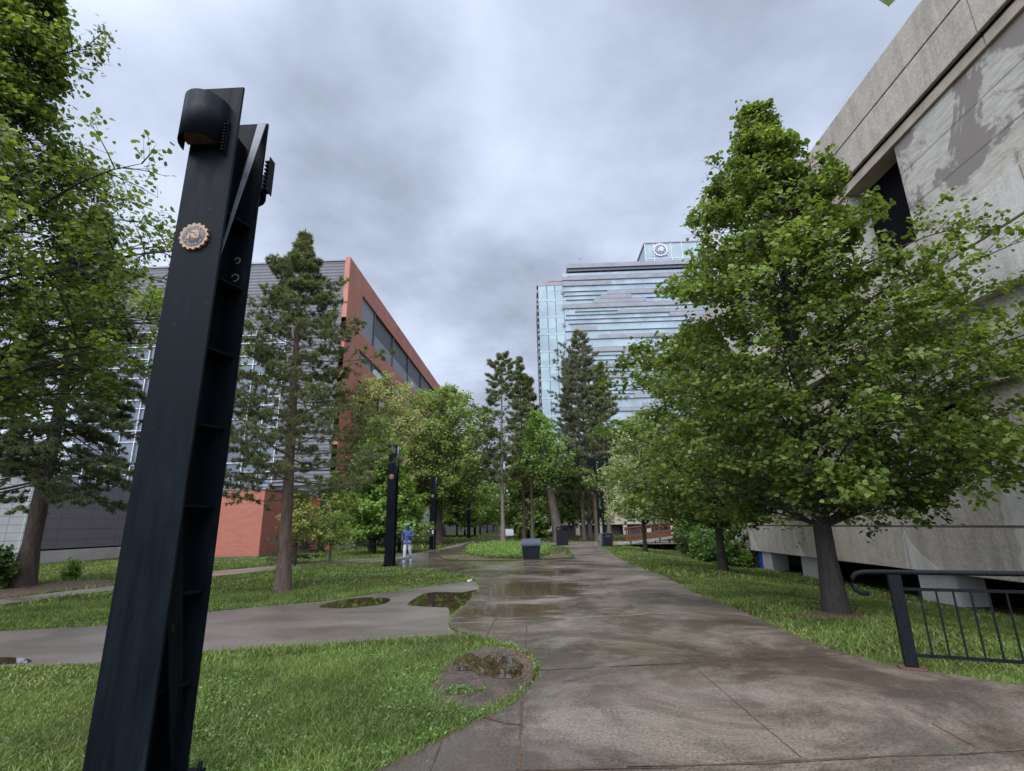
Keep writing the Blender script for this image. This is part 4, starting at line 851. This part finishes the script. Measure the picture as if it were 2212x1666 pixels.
    cap=skin_fig('knit_cap',[((0,-.035,1.66),(.09,.10)),((0,-.02,1.72),(.085,.095)),((0,-.01,1.765),(.05,.055))],[(0,1),(1,2)],MT['beanie'],R,2,0); bake(cap)
    ph=empty('phone',(q[0]-.02-.02,q[1]-.29,1.235),'black smartphone held in the hand of the walking person','phone'); ph.rotation_euler=(-.5,0,.1)
    MB().box(-.036,.036,-.005,.005,-.075,.075).build('body',MT['phone'],ph,bevel=.004); MB().box(-.033,.033,.0052,.0062,-.07,.07).build('screen',MT['strip_dark'],ph)
person()
# ------------------------------------------------------------------ trees
def tab(H,zs,left,right,mid=None,wob=.16,seed=0):
    ph=np.random.default_rng(seed).random(4)*6.3
    def e(t,a):
        z=t*H; l=np.interp(z,zs,left); r=np.interp(z,zs,right); m=np.interp(z,zs,mid) if mid is not None else (l+r)/2
        c=math.cos(a); v=(r if c>0 else l)*c*c+m*(1-c*c)
        return v*(1+wob*math.sin(3*a+ph[0]+z*.7)+wob*.6*math.sin(5*a+ph[1]-z*1.3))
    return e
def dome(w,lo=.35,pk=.4,pw=.6):
    def e(t,a):
        u=(t-lo*.0); k=np.interp(u,[0,lo*.5,pk,.7,.88,1],[.35,.75,1,.78,.45,.06]); return w*k*(1+.13*math.sin(3*a+t*7)+.1*math.sin(5*a-t*11))
    return e
def cone(w,b=.15,top=.05,pw=.85):
    def e(t,a):
        return w*(max(0,1-(t-b)/(1-b)))**pw*(.85+.2*math.sin(2.7*a+t*9))+top
    return e
H=10.9; zs=[1.3,1.9,2.6,3.6,5.2,6.6,7.8,8.8,9.4,9.9,11]
e1=tab(H,zs,[2.0,2.7,3.0,3.2,3.3,2.6,1.85,1.35,.85,.2,.02],[1.6,3.2,3.8,4.3,4.0,2.1,1.05,.9,.75,.2,.02],[1.5,2.4,2.7,2.9,2.9,2.2,1.35,.95,.65,.15,.02],.10,1)
q=G(1808,1325,-.035)
tree('linden_tree','large linden with dark trunk on the right lawn nearest the railing','tree',(q[0],q[1]),H,e1,.165,MT['leaf_linden'],MT['bark_linden'],21,'lindens on the right lawn',r0=.17,gap=.30,gf=1.5,limb=.2,nl=104,M=14,T=5,L=15,ls=.085,slope=.42,jit=.055,droop=.7,extra=[(-.1,7.4,3.9),(-.35,6.6,4.4),(-.5,5.4,4.9),(-.15,4.3,4.8),(.3,5.2,4.7),(.1,3.2,4.4),(-.8,4.4,4.3),(-.3,2.3,4.0),(-1.1,2.7,3.0),(-.7,3.1,4.2),(.0,6.2,4.2)],sec=.33,tl=.6)
q=G(1563,1235,-.15)
H=9.2; e2=tab(H,[1.5,2.2,3.5,5,6.5,8,9.2],[2.0,3.4,3.9,3.8,3.0,1.5,.2],[1.2,1.8,2.5,2.8,2.4,1.2,.2],None,.14,5)
tree('linden_tree','slimmer leaning linden behind the large one on the right lawn','tree',(q[0],q[1]),H,e2,.2,MT['leaf_linden_dark'],MT['bark_linden'],31,'lindens on the right lawn',r0=.15,nl=60,M=12,T=5,L=7,ls=.13,slope=.4,jit=.1,droop=.7,extra=[(PI,3.1,4.3),(PI+.2,5.0,4.2)])
q=G(1375,1180,-.2)
H=8.3; e3=tab(H,[1.2,2.1,3,5,6.5,7.6,8.3],[1.2,2.2,2.6,2.4,1.9,1.2,.2],[1.5,2.5,3,3,2.4,1.4,.2],None,.14,7)
tree('variegated_tree','pale variegated shrubby tree beside the twin-post lamp','tree',(6.6,33),H,e3,.24,MT['leaf_pale'],MT['bark_linden'],41,None,r0=.12,nl=46,M=10,T=5,L=6,ls=.15,shape=LEAF_OVAL,jit=.12,slope=.6)
# left linden, trunk outside the frame
H=14.5; e4=tab(H,[4,4.8,5.6,7.2,8.4,9.6,11,12.5,14,14.5],[4,4.5,4.5,4.8,4.8,4.5,4,3,1.5,.4],[2.5,4.2,4.9,4.7,3.4,1.9,.5,.5,.2,.1],[2,2.8,3.2,3.2,2.6,1.6,.5,.5,.2,.1],.08,3)
tree('linden_tree','tall linden reaching in from the left edge with dark sweeping branches','tree',(-11.8,9.2),H,e4,.30,MT['leaf_linden'],MT['bark_linden'],51,None,r0=.27,gap=.25,gf=1.3,limb=.18,nl=100,M=13,T=5,L=12,ls=.095,slope=.28,jit=.10,droop=.6,sec=.34,extra=[(-.3,8.1,5.0),(.05,7.3,5.0),(.2,6.0,4.9),(-.1,5.5,5.0),(-.1,12.4,1.9)])
# conifers
q=G(610,1277); H=11.1
ep=tab(H,[1.9,2.6,3.6,4.9,6.8,7.9,9.3,10.1,10.7,11.1],[2.3,2.5,2.4,2.0,1.7,1.4,.75,.22,.05,.01],[2.7,3.0,3.0,2.6,2.0,1.5,.75,.22,.05,.01],None,.10,2)
conifer('pine_tree','shaggy dark pine with bare brown trunk on the lawn right of the big pylon','tree',(q[0],q[1]),H,ep,.235,MT['needle_pine'],MT['bark_pine'],61,None,r0=.18,whorl=.33,nb=5,M=12,L=7,nn=18,nlen=.115,nw=.018,droop=-.06,tip=.16,sec=.36,inner=.3,lean=(-.38,0),S=14)
q=G(42,1265); H=14.2
es=tab(H,[2.2,3.2,4.5,7,9,11,13,14.2],[2.2,2.8,3.0,2.8,2.2,1.3,.6,.1],[2.3,3.2,3.2,2.8,2.1,1.2,.5,.1],None,.16,4)
conifer('spruce_tree','tall spruce with thick grey-brown trunk at the left edge in a mulch bed','tree',(q[0]+.1,q[1]),H,es,.24,MT['needle_spruce'],MT['bark_spruce'],71,None,r0=.27,whorl=.42,nb=5,M=14,L=13,nn=18,nlen=.135,nw=.028,droop=-.28,tip=-.02,sec=.36,inner=.28,spread=.8)
# low spruce behind the sapling
q=G(635,1217); conifer('young_spruce','short blue-green spruce behind the yellow-leaved young maple','tree',(q[0],q[1]),3.4,cone(1.45,.1),.12,MT['needle_blue'],MT['bark_spruce'],81,'young conifers near the brick wall',r0=.1,whorl=.32,nb=6,M=7,L=6,nn=11,nlen=.10,nw=.02,droop=-.05,tip=.0,inner=.2)
q=G(812,1195); conifer('young_spruce','small dark spruce hidden low beneath the bright conical linden','tree',(q[0]-.4,q[1]),3.2,cone(2.3,.1),.2,MT['needle_blue'],MT['bark_spruce'],82,'young conifers near the brick wall',r0=.12,whorl=.35,nb=6,M=7,L=5,nn=10,nlen=.12,nw=.022,droop=-.05,tip=.0,inner=.2)
# middle distance broadleaves, left of the path
def bl(name,label,px,py,H,w,mt,seed,group=None,nl=34,M=9,T=5,L=6,ls=.2,r0=.15,clear=.2,bark='bark_linden',X=None,env=None,**k):
    q=G(px,py) if X is None else X
    return tree(name,label,'tree',(q[0],q[1]),H,env or dome(w),clear,MT[mt],MT[bark],seed,group,r0=r0,nl=nl,M=M,T=T,L=L,ls=ls,jit=k.pop('jit',.14),**k)
q=G(637,1222); bl('young_maple','slender young maple with pale yellow leaves behind the pine trunk',637,1222,3.3,1.0,'leaf_yellow',91,None,20,7,4,5,.10,.035,.42,slope=.5,jit=.07)
bl('sapling','light green staked sapling between the pine and the second pylon',712,1216,4.3,1.15,'leaf_elm',92,None,26,8,4,5,.11,.06,.22,'bark_grey',slope=.7,jit=.08)
bl('linden_tree','bright green conical linden directly behind the second pylon',806,1196,8.6,3.1,'leaf_bright',93,'lindens left of the path',60,11,5,6,.17,.16,.12,env=cone(3.4,.1,.1,.8))
bl('linden_tree','smaller bright linden right behind the walking person',862,1193,5.0,2.0,'leaf_bright',94,'lindens left of the path',34,9,4,6,.17,.11,.2)
bl('elm_tree','broad old elm with forking dark trunk left of the far path',946,1174,15.6,7.0,'leaf_elm',95,'elms left of the path',62,12,5,9,.21,.42,.26,'bark_elm',slope=.75,jit=.2,env=lambda t,a:6.6*np.interp(t,[.2,.45,.7,.9,1],[.5,.9,1,.6,.1])*(1+.15*math.sin(3*a+t*5)))
bl('elm_tree','sparse yellow-green elm in front of the red building',0,0,15.3,5.0,'leaf_yellowgreen',96,'elms left of the path',54,11,5,9,.17,.32,.3,'bark_elm',X=(-14.6,46.5),slope=.85,jit=.2,env=lambda t,a:5.0*np.interp(t,[.2,.45,.7,.9,1],[.5,.85,1,.75,.15])*(1+.2*math.sin(3*a+t*6)))
bl('elm_tree','rounded green elm low against the red building behind the sapling',0,0,9.0,3.6,'leaf_elm',97,'elms left of the path',36,9,4,6,.22,.2,.25,'bark_elm',X=(-19.0,47.5))
row=[(987,1160,9.5,3.4,'dark green linden in the left row just right of the elm trunk'),(1004,1157,8.5,3.0,'linden in the left row behind the fourth pylon'),(1037,1154.5,10,3.4,'linden of the left row near the far path bend'),(1052,1152.5,10.5,3.4,'far linden of the left row overhanging the path'),(1066,1150.5,11,3.6,'farthest linden of the left row where the path narrows')]
for k,(px,py,h,w,lb) in enumerate(row):
    bl('linden_tree',lb,px,py,h,w,'leaf_far',100+k,'row of lindens along the left of the far path',32,8,4,6,.30,.16,.2)
bl('background_tree','tall leafy tree filling the gap above the far left row',0,0,19,6.5,'leaf_elm',110,'background trees at the end of the path',36,8,4,7,.42,.3,.2,'bark_elm',X=(-15,84),jit=.3)
bl('background_tree','leafy tree closing the view at the end of the path',0,0,13,5,'leaf_far',111,'background trees at the end of the path',30,8,4,6,.42,.25,.15,'bark_elm',X=(-4.0,104),jit=.3)
bl('background_tree','green tree between the two groups of tall pines',0,0,17.5,3.6,'leaf_far',112,'background trees at the end of the path',40,9,5,6,.33,.3,.22,'bark_elm',X=(.8,76),jit=.25)
bl('background_tree','dark green tree behind the waste container',0,0,11,5,'leaf_linden_dark',113,'background trees at the end of the path',34,8,4,6,.33,.2,.15,'bark_elm',X=(-1.5,72),jit=.25)
bl('background_tree','dark leafy tree beneath the right hand pines',0,0,10,4.6,'leaf_linden_dark',114,'background trees at the end of the path',34,8,4,6,.33,.2,.2,'bark_elm',X=(6.0,68),jit=.25)
bl('background_tree','dense tree behind the variegated one and the footbridge',0,0,12,5.5,'leaf_linden_dark',115,'background trees at the end of the path',40,9,4,6,.3,.22,.2,'bark_elm',X=(13.5,52),jit=.22)
# old leaning elm in the middle
q=G(1209,1172); bl('elm_tree','old elm with leaning forked trunk behind the waste container',1209,1172,11.8,3.6,'leaf_far',120,None,26,8,4,6,.22,.46,.52,'bark_elm',slope=1.3,jit=.2,lean=(-1.7,0))
bl('small_tree','thin dark multi-branched tree right of the leaning elm',1231,1166,7,2.6,'leaf_linden_dark',121,None,24,8,4,4,.24,.16,.3,'bark_elm',slope=.9)
# pines of the middle group
def mp(label,px,py,H,w,seed,clear=.3,bare=False,mt='needle_pine',bark='bark_grey',r0=.2,**k):
    q=G(px,py); return conifer('tall_pine',label,'tree',(q[0],q[1]),H,k.pop('env',None) or cone(w*.86,clear*.6,.08,.75),clear,MT[mt],MT[bark],seed,'tall pines in the middle distance',r0=r0,whorl=.75,nb=5,M=9,L=5,nn=11,nlen=.28,nw=.05,droop=.05,tip=.2,sec=.34,inner=.42,spread=1.0,S=8,**k)
mp('leftmost tall pine with sparse open top beside the far path',1087,1174,18.0,2.8,131,.3,env=lambda t,a:np.interp(t,[.3,.5,.62,.75,.9,1],[1.6,2.4,2.9,1.6,1.6,.25])*(1+.15*math.sin(3*a+t*9)))
mp('tall pine with brown trunk, middle one of the left trio',1133,1169,19.6,2.6,132,.32,bark='bark_pine')
mp('tall pine with pale grey bare trunk, right one of the left trio',1151,1169,17.6,2.3,133,.38)
mp('dense dark spruce-like pine, leftmost of the right cluster before the glass tower',1262,1167,19.5,4.4,134,.2,mt='needle_grey')
mp('slim brown-trunked pine in the right cluster',1291,1169,18.0,3.8,135,.3,mt='needle_grey',bark='bark_pine',r0=.22)
mp('open topped tall pine standing highest before the glass tower',1275,1166,22.8,4.0,136,.3,mt='needle_grey',env=lambda t,a:np.interp(t,[.3,.5,.7,.85,.95,1],[3.4,3.9,3.3,2.0,.8,.1])*(1+.25*math.sin(3*a+t*13)))
mp('leaning narrow pine in front of the left edge of the glass tower',1240,1165,20.5,2.4,137,.3,mt='needle_grey')
mp('pine at the right of the cluster beside the twin-post lamp',1318,1170,16.5,3.6,138,.28,bark='bark_pine')
# shrubs
def shrub(label,x,y,h,w,mt,seed,ls=.13,nl=24,group='shrubs by the footbridge',L=6,clear=.04):
    return tree('shrub',label,'shrub',(x,y),h,lambda t,a:w*np.interp(t,[0,.2,.55,.85,1],[.7,1,.95,.6,.15])*(1+.15*math.sin(3*a+t*5)),clear,MT[mt],MT['bark_linden'],seed,group,r0=.04,nl=nl,M=8,T=4,L=L,ls=ls,jit=.09,slope=.7)
shrub('leafy shrub at the foot of the timber footbridge',10.9,37.5,2.6,1.4,'leaf_shrub',141)
shrub('broad dark shrub between the footbridge and the leaning linden',10.6,32,2.6,2.0,'leaf_linden_dark',142)
shrub('bushy green shrub just left of the leaning linden trunk',9.4,27.5,2.3,1.5,'leaf_shrub',143)
shrub('tall bush rising behind the timber railings',13.0,41,4.6,2.4,'leaf_linden_dark',144,.16,30)
shrub('low weedy bush at the foot of the drain pipe',10.0,27.0,.65,.5,'leaf_bright',145,.09,14,None)
q=G(5,1268); shrub('dark leafy shrub at the extreme left edge beside the spruce trunk',q[0]-.2,q[1]-.3,1.15,.75,'leaf_shrub',146,.1,18,None)
q=G(*z3(460,1345)); shrub('tiny green seedling growing in the grass before the dark panel wall',q[0],q[1],.55,.22,'leaf_bright',147,.08,8,None,4)
shrub('round green bush on the far lawn behind the pine trunks',-.3,66,3.0,2.0,'leaf_far',148,.3,22,None)
# overhanging linden twig at the top of the frame
a=AT(1902,-6,1.45); R=empty('overhanging_twig',(a[0],a[1],a[2]),'single linden leaf cluster hanging into the top edge of the sky','branch')
tm=MB(); tm.tube([(.0,0,.0),(.05,.05,.12),(.25,.1,.4),(.9,.3,.9),(2.0,.8,1.4)],[.002,.003,.005,.009,.015],6).build('stem',MT['bark_linden'],R)
r_=np.random.default_rng(3)
def hang(px,py,Y,s,yaw,roll):
    q=AT(px,py,Y)-np.array(R.location); T,Fq=LEAF_HEART; c_,s_=math.cos(roll),math.sin(roll); V=[]
    for u,v,w_ in T: V.append((q[0]+s*(u*c_+v*s_)*math.cos(yaw)+s*w_*math.sin(yaw),q[1]+s*u*math.sin(yaw)-s*w_,q[2]+s*(u*s_-v*c_)))
    link('leaf',fast_mesh('leaf',np.array(V),Fq,MT['leaf_linden']),R)
hang(1903,-19,1.45,.075,.3,.15); hang(1921,-18,1.47,.07,-.4,-.25); hang(1872,-58,1.5,.07,.2,.5)
for p_ in [[.12,.06,.2],[.2,.1,.33],[.4,.15,.5],[.6,.2,.65],[.9,.3,.9],[1.2,.4,1.05]]:
    V,Fq=leaves(np.array([p_]),np.full(1,.066),LEAF_HEART,r_,1.8,.6); link('leaf',fast_mesh('leaf',V,Fq,MT['leaf_linden']),R)
for (x,y,rr,sd_) in ((5.24,10,.75,1),(7.0,20.7,.6,2)):
    pts=disc((x,y),rr,.8,26,sd_,.2); mb=MB(); mb.add([(p[0],p[1],float(gz(p[0],p[1]))+.012) for p in pts]+[(x,y,float(gz(x,y))+.03)],[(k,(k+1)%26,26) for k in range(26)]); struct(mb.build('mulch_ring',MT['mulch']))
# ------------------------------------------------------------------ grass, weeds, ground cover
ASP=np.array(asph); PLZ=np.array(PLAZA); PLB=np.array(PL); MD=np.array(MUD); TH=np.array(thin); ML2=np.array(MUL2)
def near_edge(poly,d):
    P=np.array(poly)[:,:2]
    def fn(x,y,r):
        best=np.full(len(x),9.)
        for i in range(len(P)):
            a=P[i];b=P[(i+1)%len(P)]; ab=b-a; L2=(ab**2).sum()+1e-9; t=np.clip(((x-a[0])*ab[0]+(y-a[1])*ab[1])/L2,0,1)
            best=np.minimum(best,np.hypot(x-a[0]-t*ab[0],y-a[1]-t*ab[1]))
        return best<d*r.uniform(.1,1.3,len(x))
    return fn
def blades(n,r0,r1,h,w,seed,name,mt,label,az=(-62,62),keepf=None,lean=.8):
    r=np.random.default_rng(seed); R=np.sqrt(r.uniform(r0*r0,r1*r1,n)); A=np.radians(r.uniform(*az,n)); x=R*np.sin(A); y=R*np.cos(A)
    k=(~pip(x,y,PLZ)|near_edge(PLAZA[:95],.045)(x,y,r))&(~pip(x,y,ASP)|near_edge(asph,.05)(x,y,r))&~pip(x,y,TH)&(~pip(x,y,MD)|(near_edge(MD,.12)(x,y,r)&~near_edge(PLAZA[:30],.6)(x,y,r))); k|=pip(x,y,PLB)&(r.random(n)<.0)
    k&=(x<10.9+0*y)&(x>-28)&~((x<-16.9)&(y>32.2))&(y<150)&~((x>2)&(y>77))
    k&=~(pip(x,y,ML2)&(r.random(n)<.93))
    # bare and thin spots
    s=np.sin(x*1.7+1.3)*np.sin(y*1.3+.4)+.6*np.sin(x*4.1+y*2.3)+.5*np.sin(x*.6-y*.9+2); k&=(s<1.0)|(r.random(n)<.25)
    for tx,ty,rr in ((5.24,10,.55),(7.0,20.7,.5),(-6.85,14.5,.35),(-16.8,17,.8)): k&=((x-tx)**2+(y-ty)**2>(rr*r.uniform(.5,1.25,n))**2)
    if keepf is not None: k&=keepf(x,y,r)
    x=x[k];y=y[k];m=len(x); z=gz(x,y)
    patch=1+.35*np.sin(x*.9+y*.5)+.25*np.sin(x*2.3-y*1.9)
    hh=h*r.uniform(.45,1.25,m)*np.clip(patch,.45,1.6); a=r.uniform(0,2*PI,m); ld=r.normal(0,lean,(m,2))*hh[:,None]
    p=np.stack([x,y,z],-1); sd=np.stack([np.cos(a),np.sin(a),0*a],-1)*w/2*r.uniform(.7,1.4,m)[:,None]
    tip=p+np.stack([ld[:,0],ld[:,1],hh],-1); mid=p+np.stack([ld[:,0]*.35,ld[:,1]*.35,hh*.55],-1)
    V=np.stack([p-sd,p+sd,mid+sd*.7,tip,mid-sd*.7],1).reshape(-1,3); b=np.arange(m)[:,None]*5
    F4=b+np.array([[0,1,2,4]]); F3=b+np.array([[4,2,3]])
    o=link(name,fast_mesh(name,V,[F4,F3],mt)); tag(o,label,'grass',None,'stuff'); return o
blades(230000,3.3,8,.052,.0085,1,'grass',MT['grass_blade'],'fresh green lawn grass close to the camera beside the plaza')
blades(200000,8,17,.06,.017,2,'grass',MT['grass_blade'],'mown lawn grass around the pine and the right hand linden')
blades(190000,17,42,.07,.036,3,'grass',MT['grass_blade'],'distant lawn grass towards the buildings and far path')
blades(40000,42,120,.13,.12,4,'grass',MT['grass_blade'],'far lawn grass under the rows of trees',(-30,30))
def near_edge(poly,d):
    P=np.array(poly)[:,:2]
    def fn(x,y,r):
        best=np.full(len(x),9.)
        for i in range(len(P)):
            a=P[i];b=P[(i+1)%len(P)]; ab=b-a; L2=(ab**2).sum()+1e-9; t=np.clip(((x-a[0])*ab[0]+(y-a[1])*ab[1])/L2,0,1)
            best=np.minimum(best,np.hypot(x-a[0]-t*ab[0],y-a[1]-t*ab[1]))
        return best<d*r.uniform(.1,1.3,len(x))
    return fn
blades(90000,3.3,14,.03,.012,5,'dry_edge_grass',MT['grass_dry'],'dry brown grass and debris strip along the plaza edge',(-50,62),near_edge(redge+[np.array([9,9])],.22),1.2)
def weeds(name,n,poly,size,seed,mt,label,z=0,h=.05,avoid=(),shape=LEAF_OVAL,keepf=None,droop=0,cat='ground cover'):
    r=np.random.default_rng(seed); P=np.array(poly)[:,:2]; lo=P.min(0);hi=P.max(0); x=r.uniform(lo[0],hi[0],n);y=r.uniform(lo[1],hi[1],n); k=pip(x,y,P)
    for a in avoid: k&=~pip(x,y,np.array(a))
    if keepf is not None: k&=keepf(x,y,r)
    x=x[k];y=y[k]; m=6; X=(x[:,None]+r.normal(0,size*.8,(len(x),m))).ravel(); Y=(y[:,None]+r.normal(0,size*.8,(len(x),m))).ravel()
    Z=gz(X,Y)*(z==0)+z+r.uniform(.2,1,len(X))*h*(np.repeat(r.uniform(.5,1.3,len(x)),m)); V,Fq=leaves(np.stack([X,Y,Z],-1),size*r.uniform(.6,1.3,len(X)),shape,r,droop,.55)
    o=link(name,fast_mesh(name,V,Fq,mt)); return tag(o,label,cat,None,'stuff')
fore=[np.array([-4.2,3.4]),np.array([-1.0,3.4]),np.array([-.1,4.6]),np.array([.7,5.4]),np.array([.8,7.2]),np.array([-.6,7.9]),np.array([-3.5,7.2])]
weeds('clover_weeds',7500,fore,.03,7,MT['weed_leaf'],'broad leaved weeds and clover in the foreground grass near the mud patch',avoid=(PLZ,ASP,MD),h=.07,
      keepf=lambda x,y,r:(np.exp(-((x+.35)**2/1.1+(y-5.3)**2/2.2))+.34*(np.sin(x*3+y*2)+.6*np.sin(x*7-y*5)>.1)+.9*near_edge(PLAZA,.45)(x,y,r))>r.random(len(x)))
c=np.array(G(*z4(640,1080))[:2]); weeds('mud_weeds',70,disc(c,.24,.6),.032,8,MT['weed_leaf'],'small clump of weeds growing out of the mud patch',h=.05)
core_=gp(z4,[(640,100),(700,75),(800,58),(900,55),(1000,58),(1150,75),(1240,90),(1200,140),(1100,143),(1000,148),(880,147),(760,138),(680,125)])
weeds('ground_cover',2600,core_,.12,9,MT['leaf_far'],'bright leafy ground cover filling the planted island around the grit chest',z=.04,h=.42,keepf=lambda x,y,r:((x-gx)**2/.30+(y-gy)**2/.25>1))
weeds('island_weeds',900,PL,.07,19,MT['weed_leaf'],'thin weeds over the rest of the planted island',z=.035,h=.07)
weeds('leaf_litter',4200,MUD,.014,10,MT['debris'],'brown fallen seeds and bark chips along the curved concrete edge',z=-.012,h=.006,keepf=lambda x,y,r:near_edge(edge_left,.2)(x,y,r)|(r.random(len(x))<.16),cat='debris')
weeds('leaf_litter',700,[np.array([-3,3]),np.array([6,3]),np.array([6,14]),np.array([-3,14])],.011,12,MT['debris'],'scattered tiny bits of bark and seeds on the wet plaza',z=.001,h=.004,keepf=lambda x,y,r:pip(x,y,PLZ)&(r.random(len(x))<.6),cat='debris')
# curb moss line where the asphalt meets the concrete
weeds('edge_moss',2500,[np.array([-2.2,6.5]),np.array([.2,6.5]),np.array([.2,13]),np.array([-2.2,13])],.02,13,MT['weed_leaf'],'thin green moss and weeds in the crack between asphalt and concrete',z=-.01,h=.02,keepf=lambda x,y,r:near_edge(edge_left[20:50],.05)(x,y,r),cat='moss')
# ------------------------------------------------------------------ sky, sun, camera
def world():
    w=bpy.data.worlds.new('World'); sc.world=w; w.use_nodes=True; nt=w.node_tree; n=nt.nodes; l=nt.links; n.clear()
    out=n.new('ShaderNodeOutputWorld'); sky=n.new('ShaderNodeTexSky'); sky.sky_type='NISHITA'; sky.sun_disc=False; sky.sun_elevation=math.radians(52); sky.sun_rotation=math.radians(200); sky.air_density=1.5; sky.dust_density=4
    b1=n.new('ShaderNodeBackground'); b1.inputs[1].default_value=.10; l.new(sky.outputs[0],b1.inputs[0])
    tc=n.new('ShaderNodeTexCoord'); sp=n.new('ShaderNodeSeparateXYZ'); l.new(tc.outputs['Generated'],sp.inputs[0])
    mx=n.new('ShaderNodeMath'); mx.operation='MAXIMUM'; mx.inputs[1].default_value=0; l.new(sp.outputs[2],mx.inputs[0])
    ad=n.new('ShaderNodeMath'); ad.operation='ADD'; ad.inputs[1].default_value=.22; l.new(mx.outputs[0],ad.inputs[0])
    dv=n.new('ShaderNodeVectorMath'); dv.operation='DIVIDE'; cb=n.new('ShaderNodeCombineXYZ'); [l.new(ad.outputs[0],cb.inputs[i]) for i in range(3)]
    l.new(tc.outputs['Generated'],dv.inputs[0]); l.new(cb.outputs[0],dv.inputs[1])
    def noise(s,d,r,dist,off,scl=(1,1,0)):
        m=n.new('ShaderNodeMapping'); m.inputs['Location'].default_value=off; m.inputs['Scale'].default_value=scl; l.new(dv.outputs[0],m.inputs[0])
        t=n.new('ShaderNodeTexNoise'); t.inputs['Scale'].default_value=s; t.inputs['Detail'].default_value=d; t.inputs['Roughness'].default_value=r; t.inputs['Distortion'].default_value=dist; l.new(m.outputs[0],t.inputs[0]); return t.outputs['Fac']
    a=noise(1.05,6,.52,.1,SKY_OFF,(1,.9,0)); b=noise(2.6,8,.6,.15,(7,3,0))
    m2=n.new('ShaderNodeMath'); m2.operation='MULTIPLY_ADD'; m2.inputs[1].default_value=.24; l.new(b,m2.inputs[0]); l.new(a,m2.inputs[2])
    rp=n.new('ShaderNodeValToRGB'); e=rp.color_ramp.elements
    val=m2.outputs[0]     # broad cloud masses, fixed in the sky
    for (px,py,amp,inner,outer) in [(700,200,-.12,.998,.95),(820,260,-.05,.999,.97),(560,560,-.03,.999,.96),(1060,640,-.05,.999,.965),(980,470,.03,.9995,.965),(1100,90,-.03,.999,.96),(560,420,.05,.999,.97),(620,60,.03,.999,.97)]:
        d_=ray(px,py); d_=d_/np.linalg.norm(d_); dd=n.new('ShaderNodeVectorMath'); dd.operation='DOT_PRODUCT'; dd.inputs[1].default_value=tuple(d_); l.new(tc.outputs['Generated'],dd.inputs[0])
        mr=n.new('ShaderNodeMapRange'); mr.interpolation_type='SMOOTHERSTEP'; mr.inputs['From Min'].default_value=outer; mr.inputs['From Max'].default_value=inner; mr.inputs['To Min'].default_value=0; mr.inputs['To Max'].default_value=amp; l.new(dd.outputs['Value'],mr.inputs['Value'])
        ad2=n.new('ShaderNodeMath'); ad2.operation='ADD'; l.new(val,ad2.inputs[0]); l.new(mr.outputs[0],ad2.inputs[1]); val=ad2.outputs[0]
    e[1].position=.80; e[0].position=.44; e.new(.53);e.new(.60);e.new(.68)
    for k,(p,c) in enumerate([(.44,(.24,.275,.35)),(.53,(.34,.385,.49)),(.60,(.43,.485,.61)),(.68,(.52,.58,.72)),(.80,(.62,.67,.79))]): e[k].position=p; e[k].color=(*c,1)
    l.new(val,rp.inputs[0]); b2=n.new('ShaderNodeBackground')
    # the cloud deck glows brightest round the hidden sun, high up behind the viewer
    dt=n.new('ShaderNodeVectorMath'); dt.operation='DOT_PRODUCT'; dt.inputs[1].default_value=(-.21,-.58,.787); l.new(tc.outputs['Generated'],dt.inputs[0])
    gr=n.new('ShaderNodeMapRange'); gr.interpolation_type='SMOOTHSTEP'; gr.inputs['From Min'].default_value=.28; gr.inputs['From Max'].default_value=.95; gr.inputs['To Min'].default_value=SKY_LOW; gr.inputs['To Max'].default_value=SKY_HIGH; l.new(dt.outputs['Value'],gr.inputs['Value']); l.new(gr.outputs[0],b2.inputs[1]); l.new(rp.outputs[0],b2.inputs[0])
    ms=n.new('ShaderNodeMixShader'); ms.inputs[0].default_value=.93; l.new(b1.outputs[0],ms.inputs[1]); l.new(b2.outputs[0],ms.inputs[2]); l.new(ms.outputs[0],out.inputs[0])
SKY_OFF=(2.3,1.1,0); SKY_LOW=.63; SKY_HIGH=2.3
world()
sl=bpy.data.lights.new('sun','SUN'); sl.energy=1.5; sl.angle=math.radians(60); sl.color=(1,.97,.93); so=bpy.data.objects.new('sun',sl); col.objects.link(so)
so.rotation_euler=(math.radians(38),0,math.radians(-20))
cam=bpy.data.cameras.new('camera'); co=bpy.data.objects.new('camera',cam); col.objects.link(co); cam.sensor_width=36; cam.lens=36*2050/4080; cam.clip_start=.05; cam.clip_end=2000
mw=Matrix([[*M3[0],0],[*M3[1],0],[*M3[2],EYE],[0,0,0,1]]); co.matrix_world=mw; sc.camera=co
sc.render.engine='CYCLES'; sc.view_settings.view_transform='Standard'; sc.view_settings.look='None'; sc.view_settings.gamma=1; sc.view_settings.exposure=1.22
sc.render.resolution_x=1024; sc.render.resolution_y=771
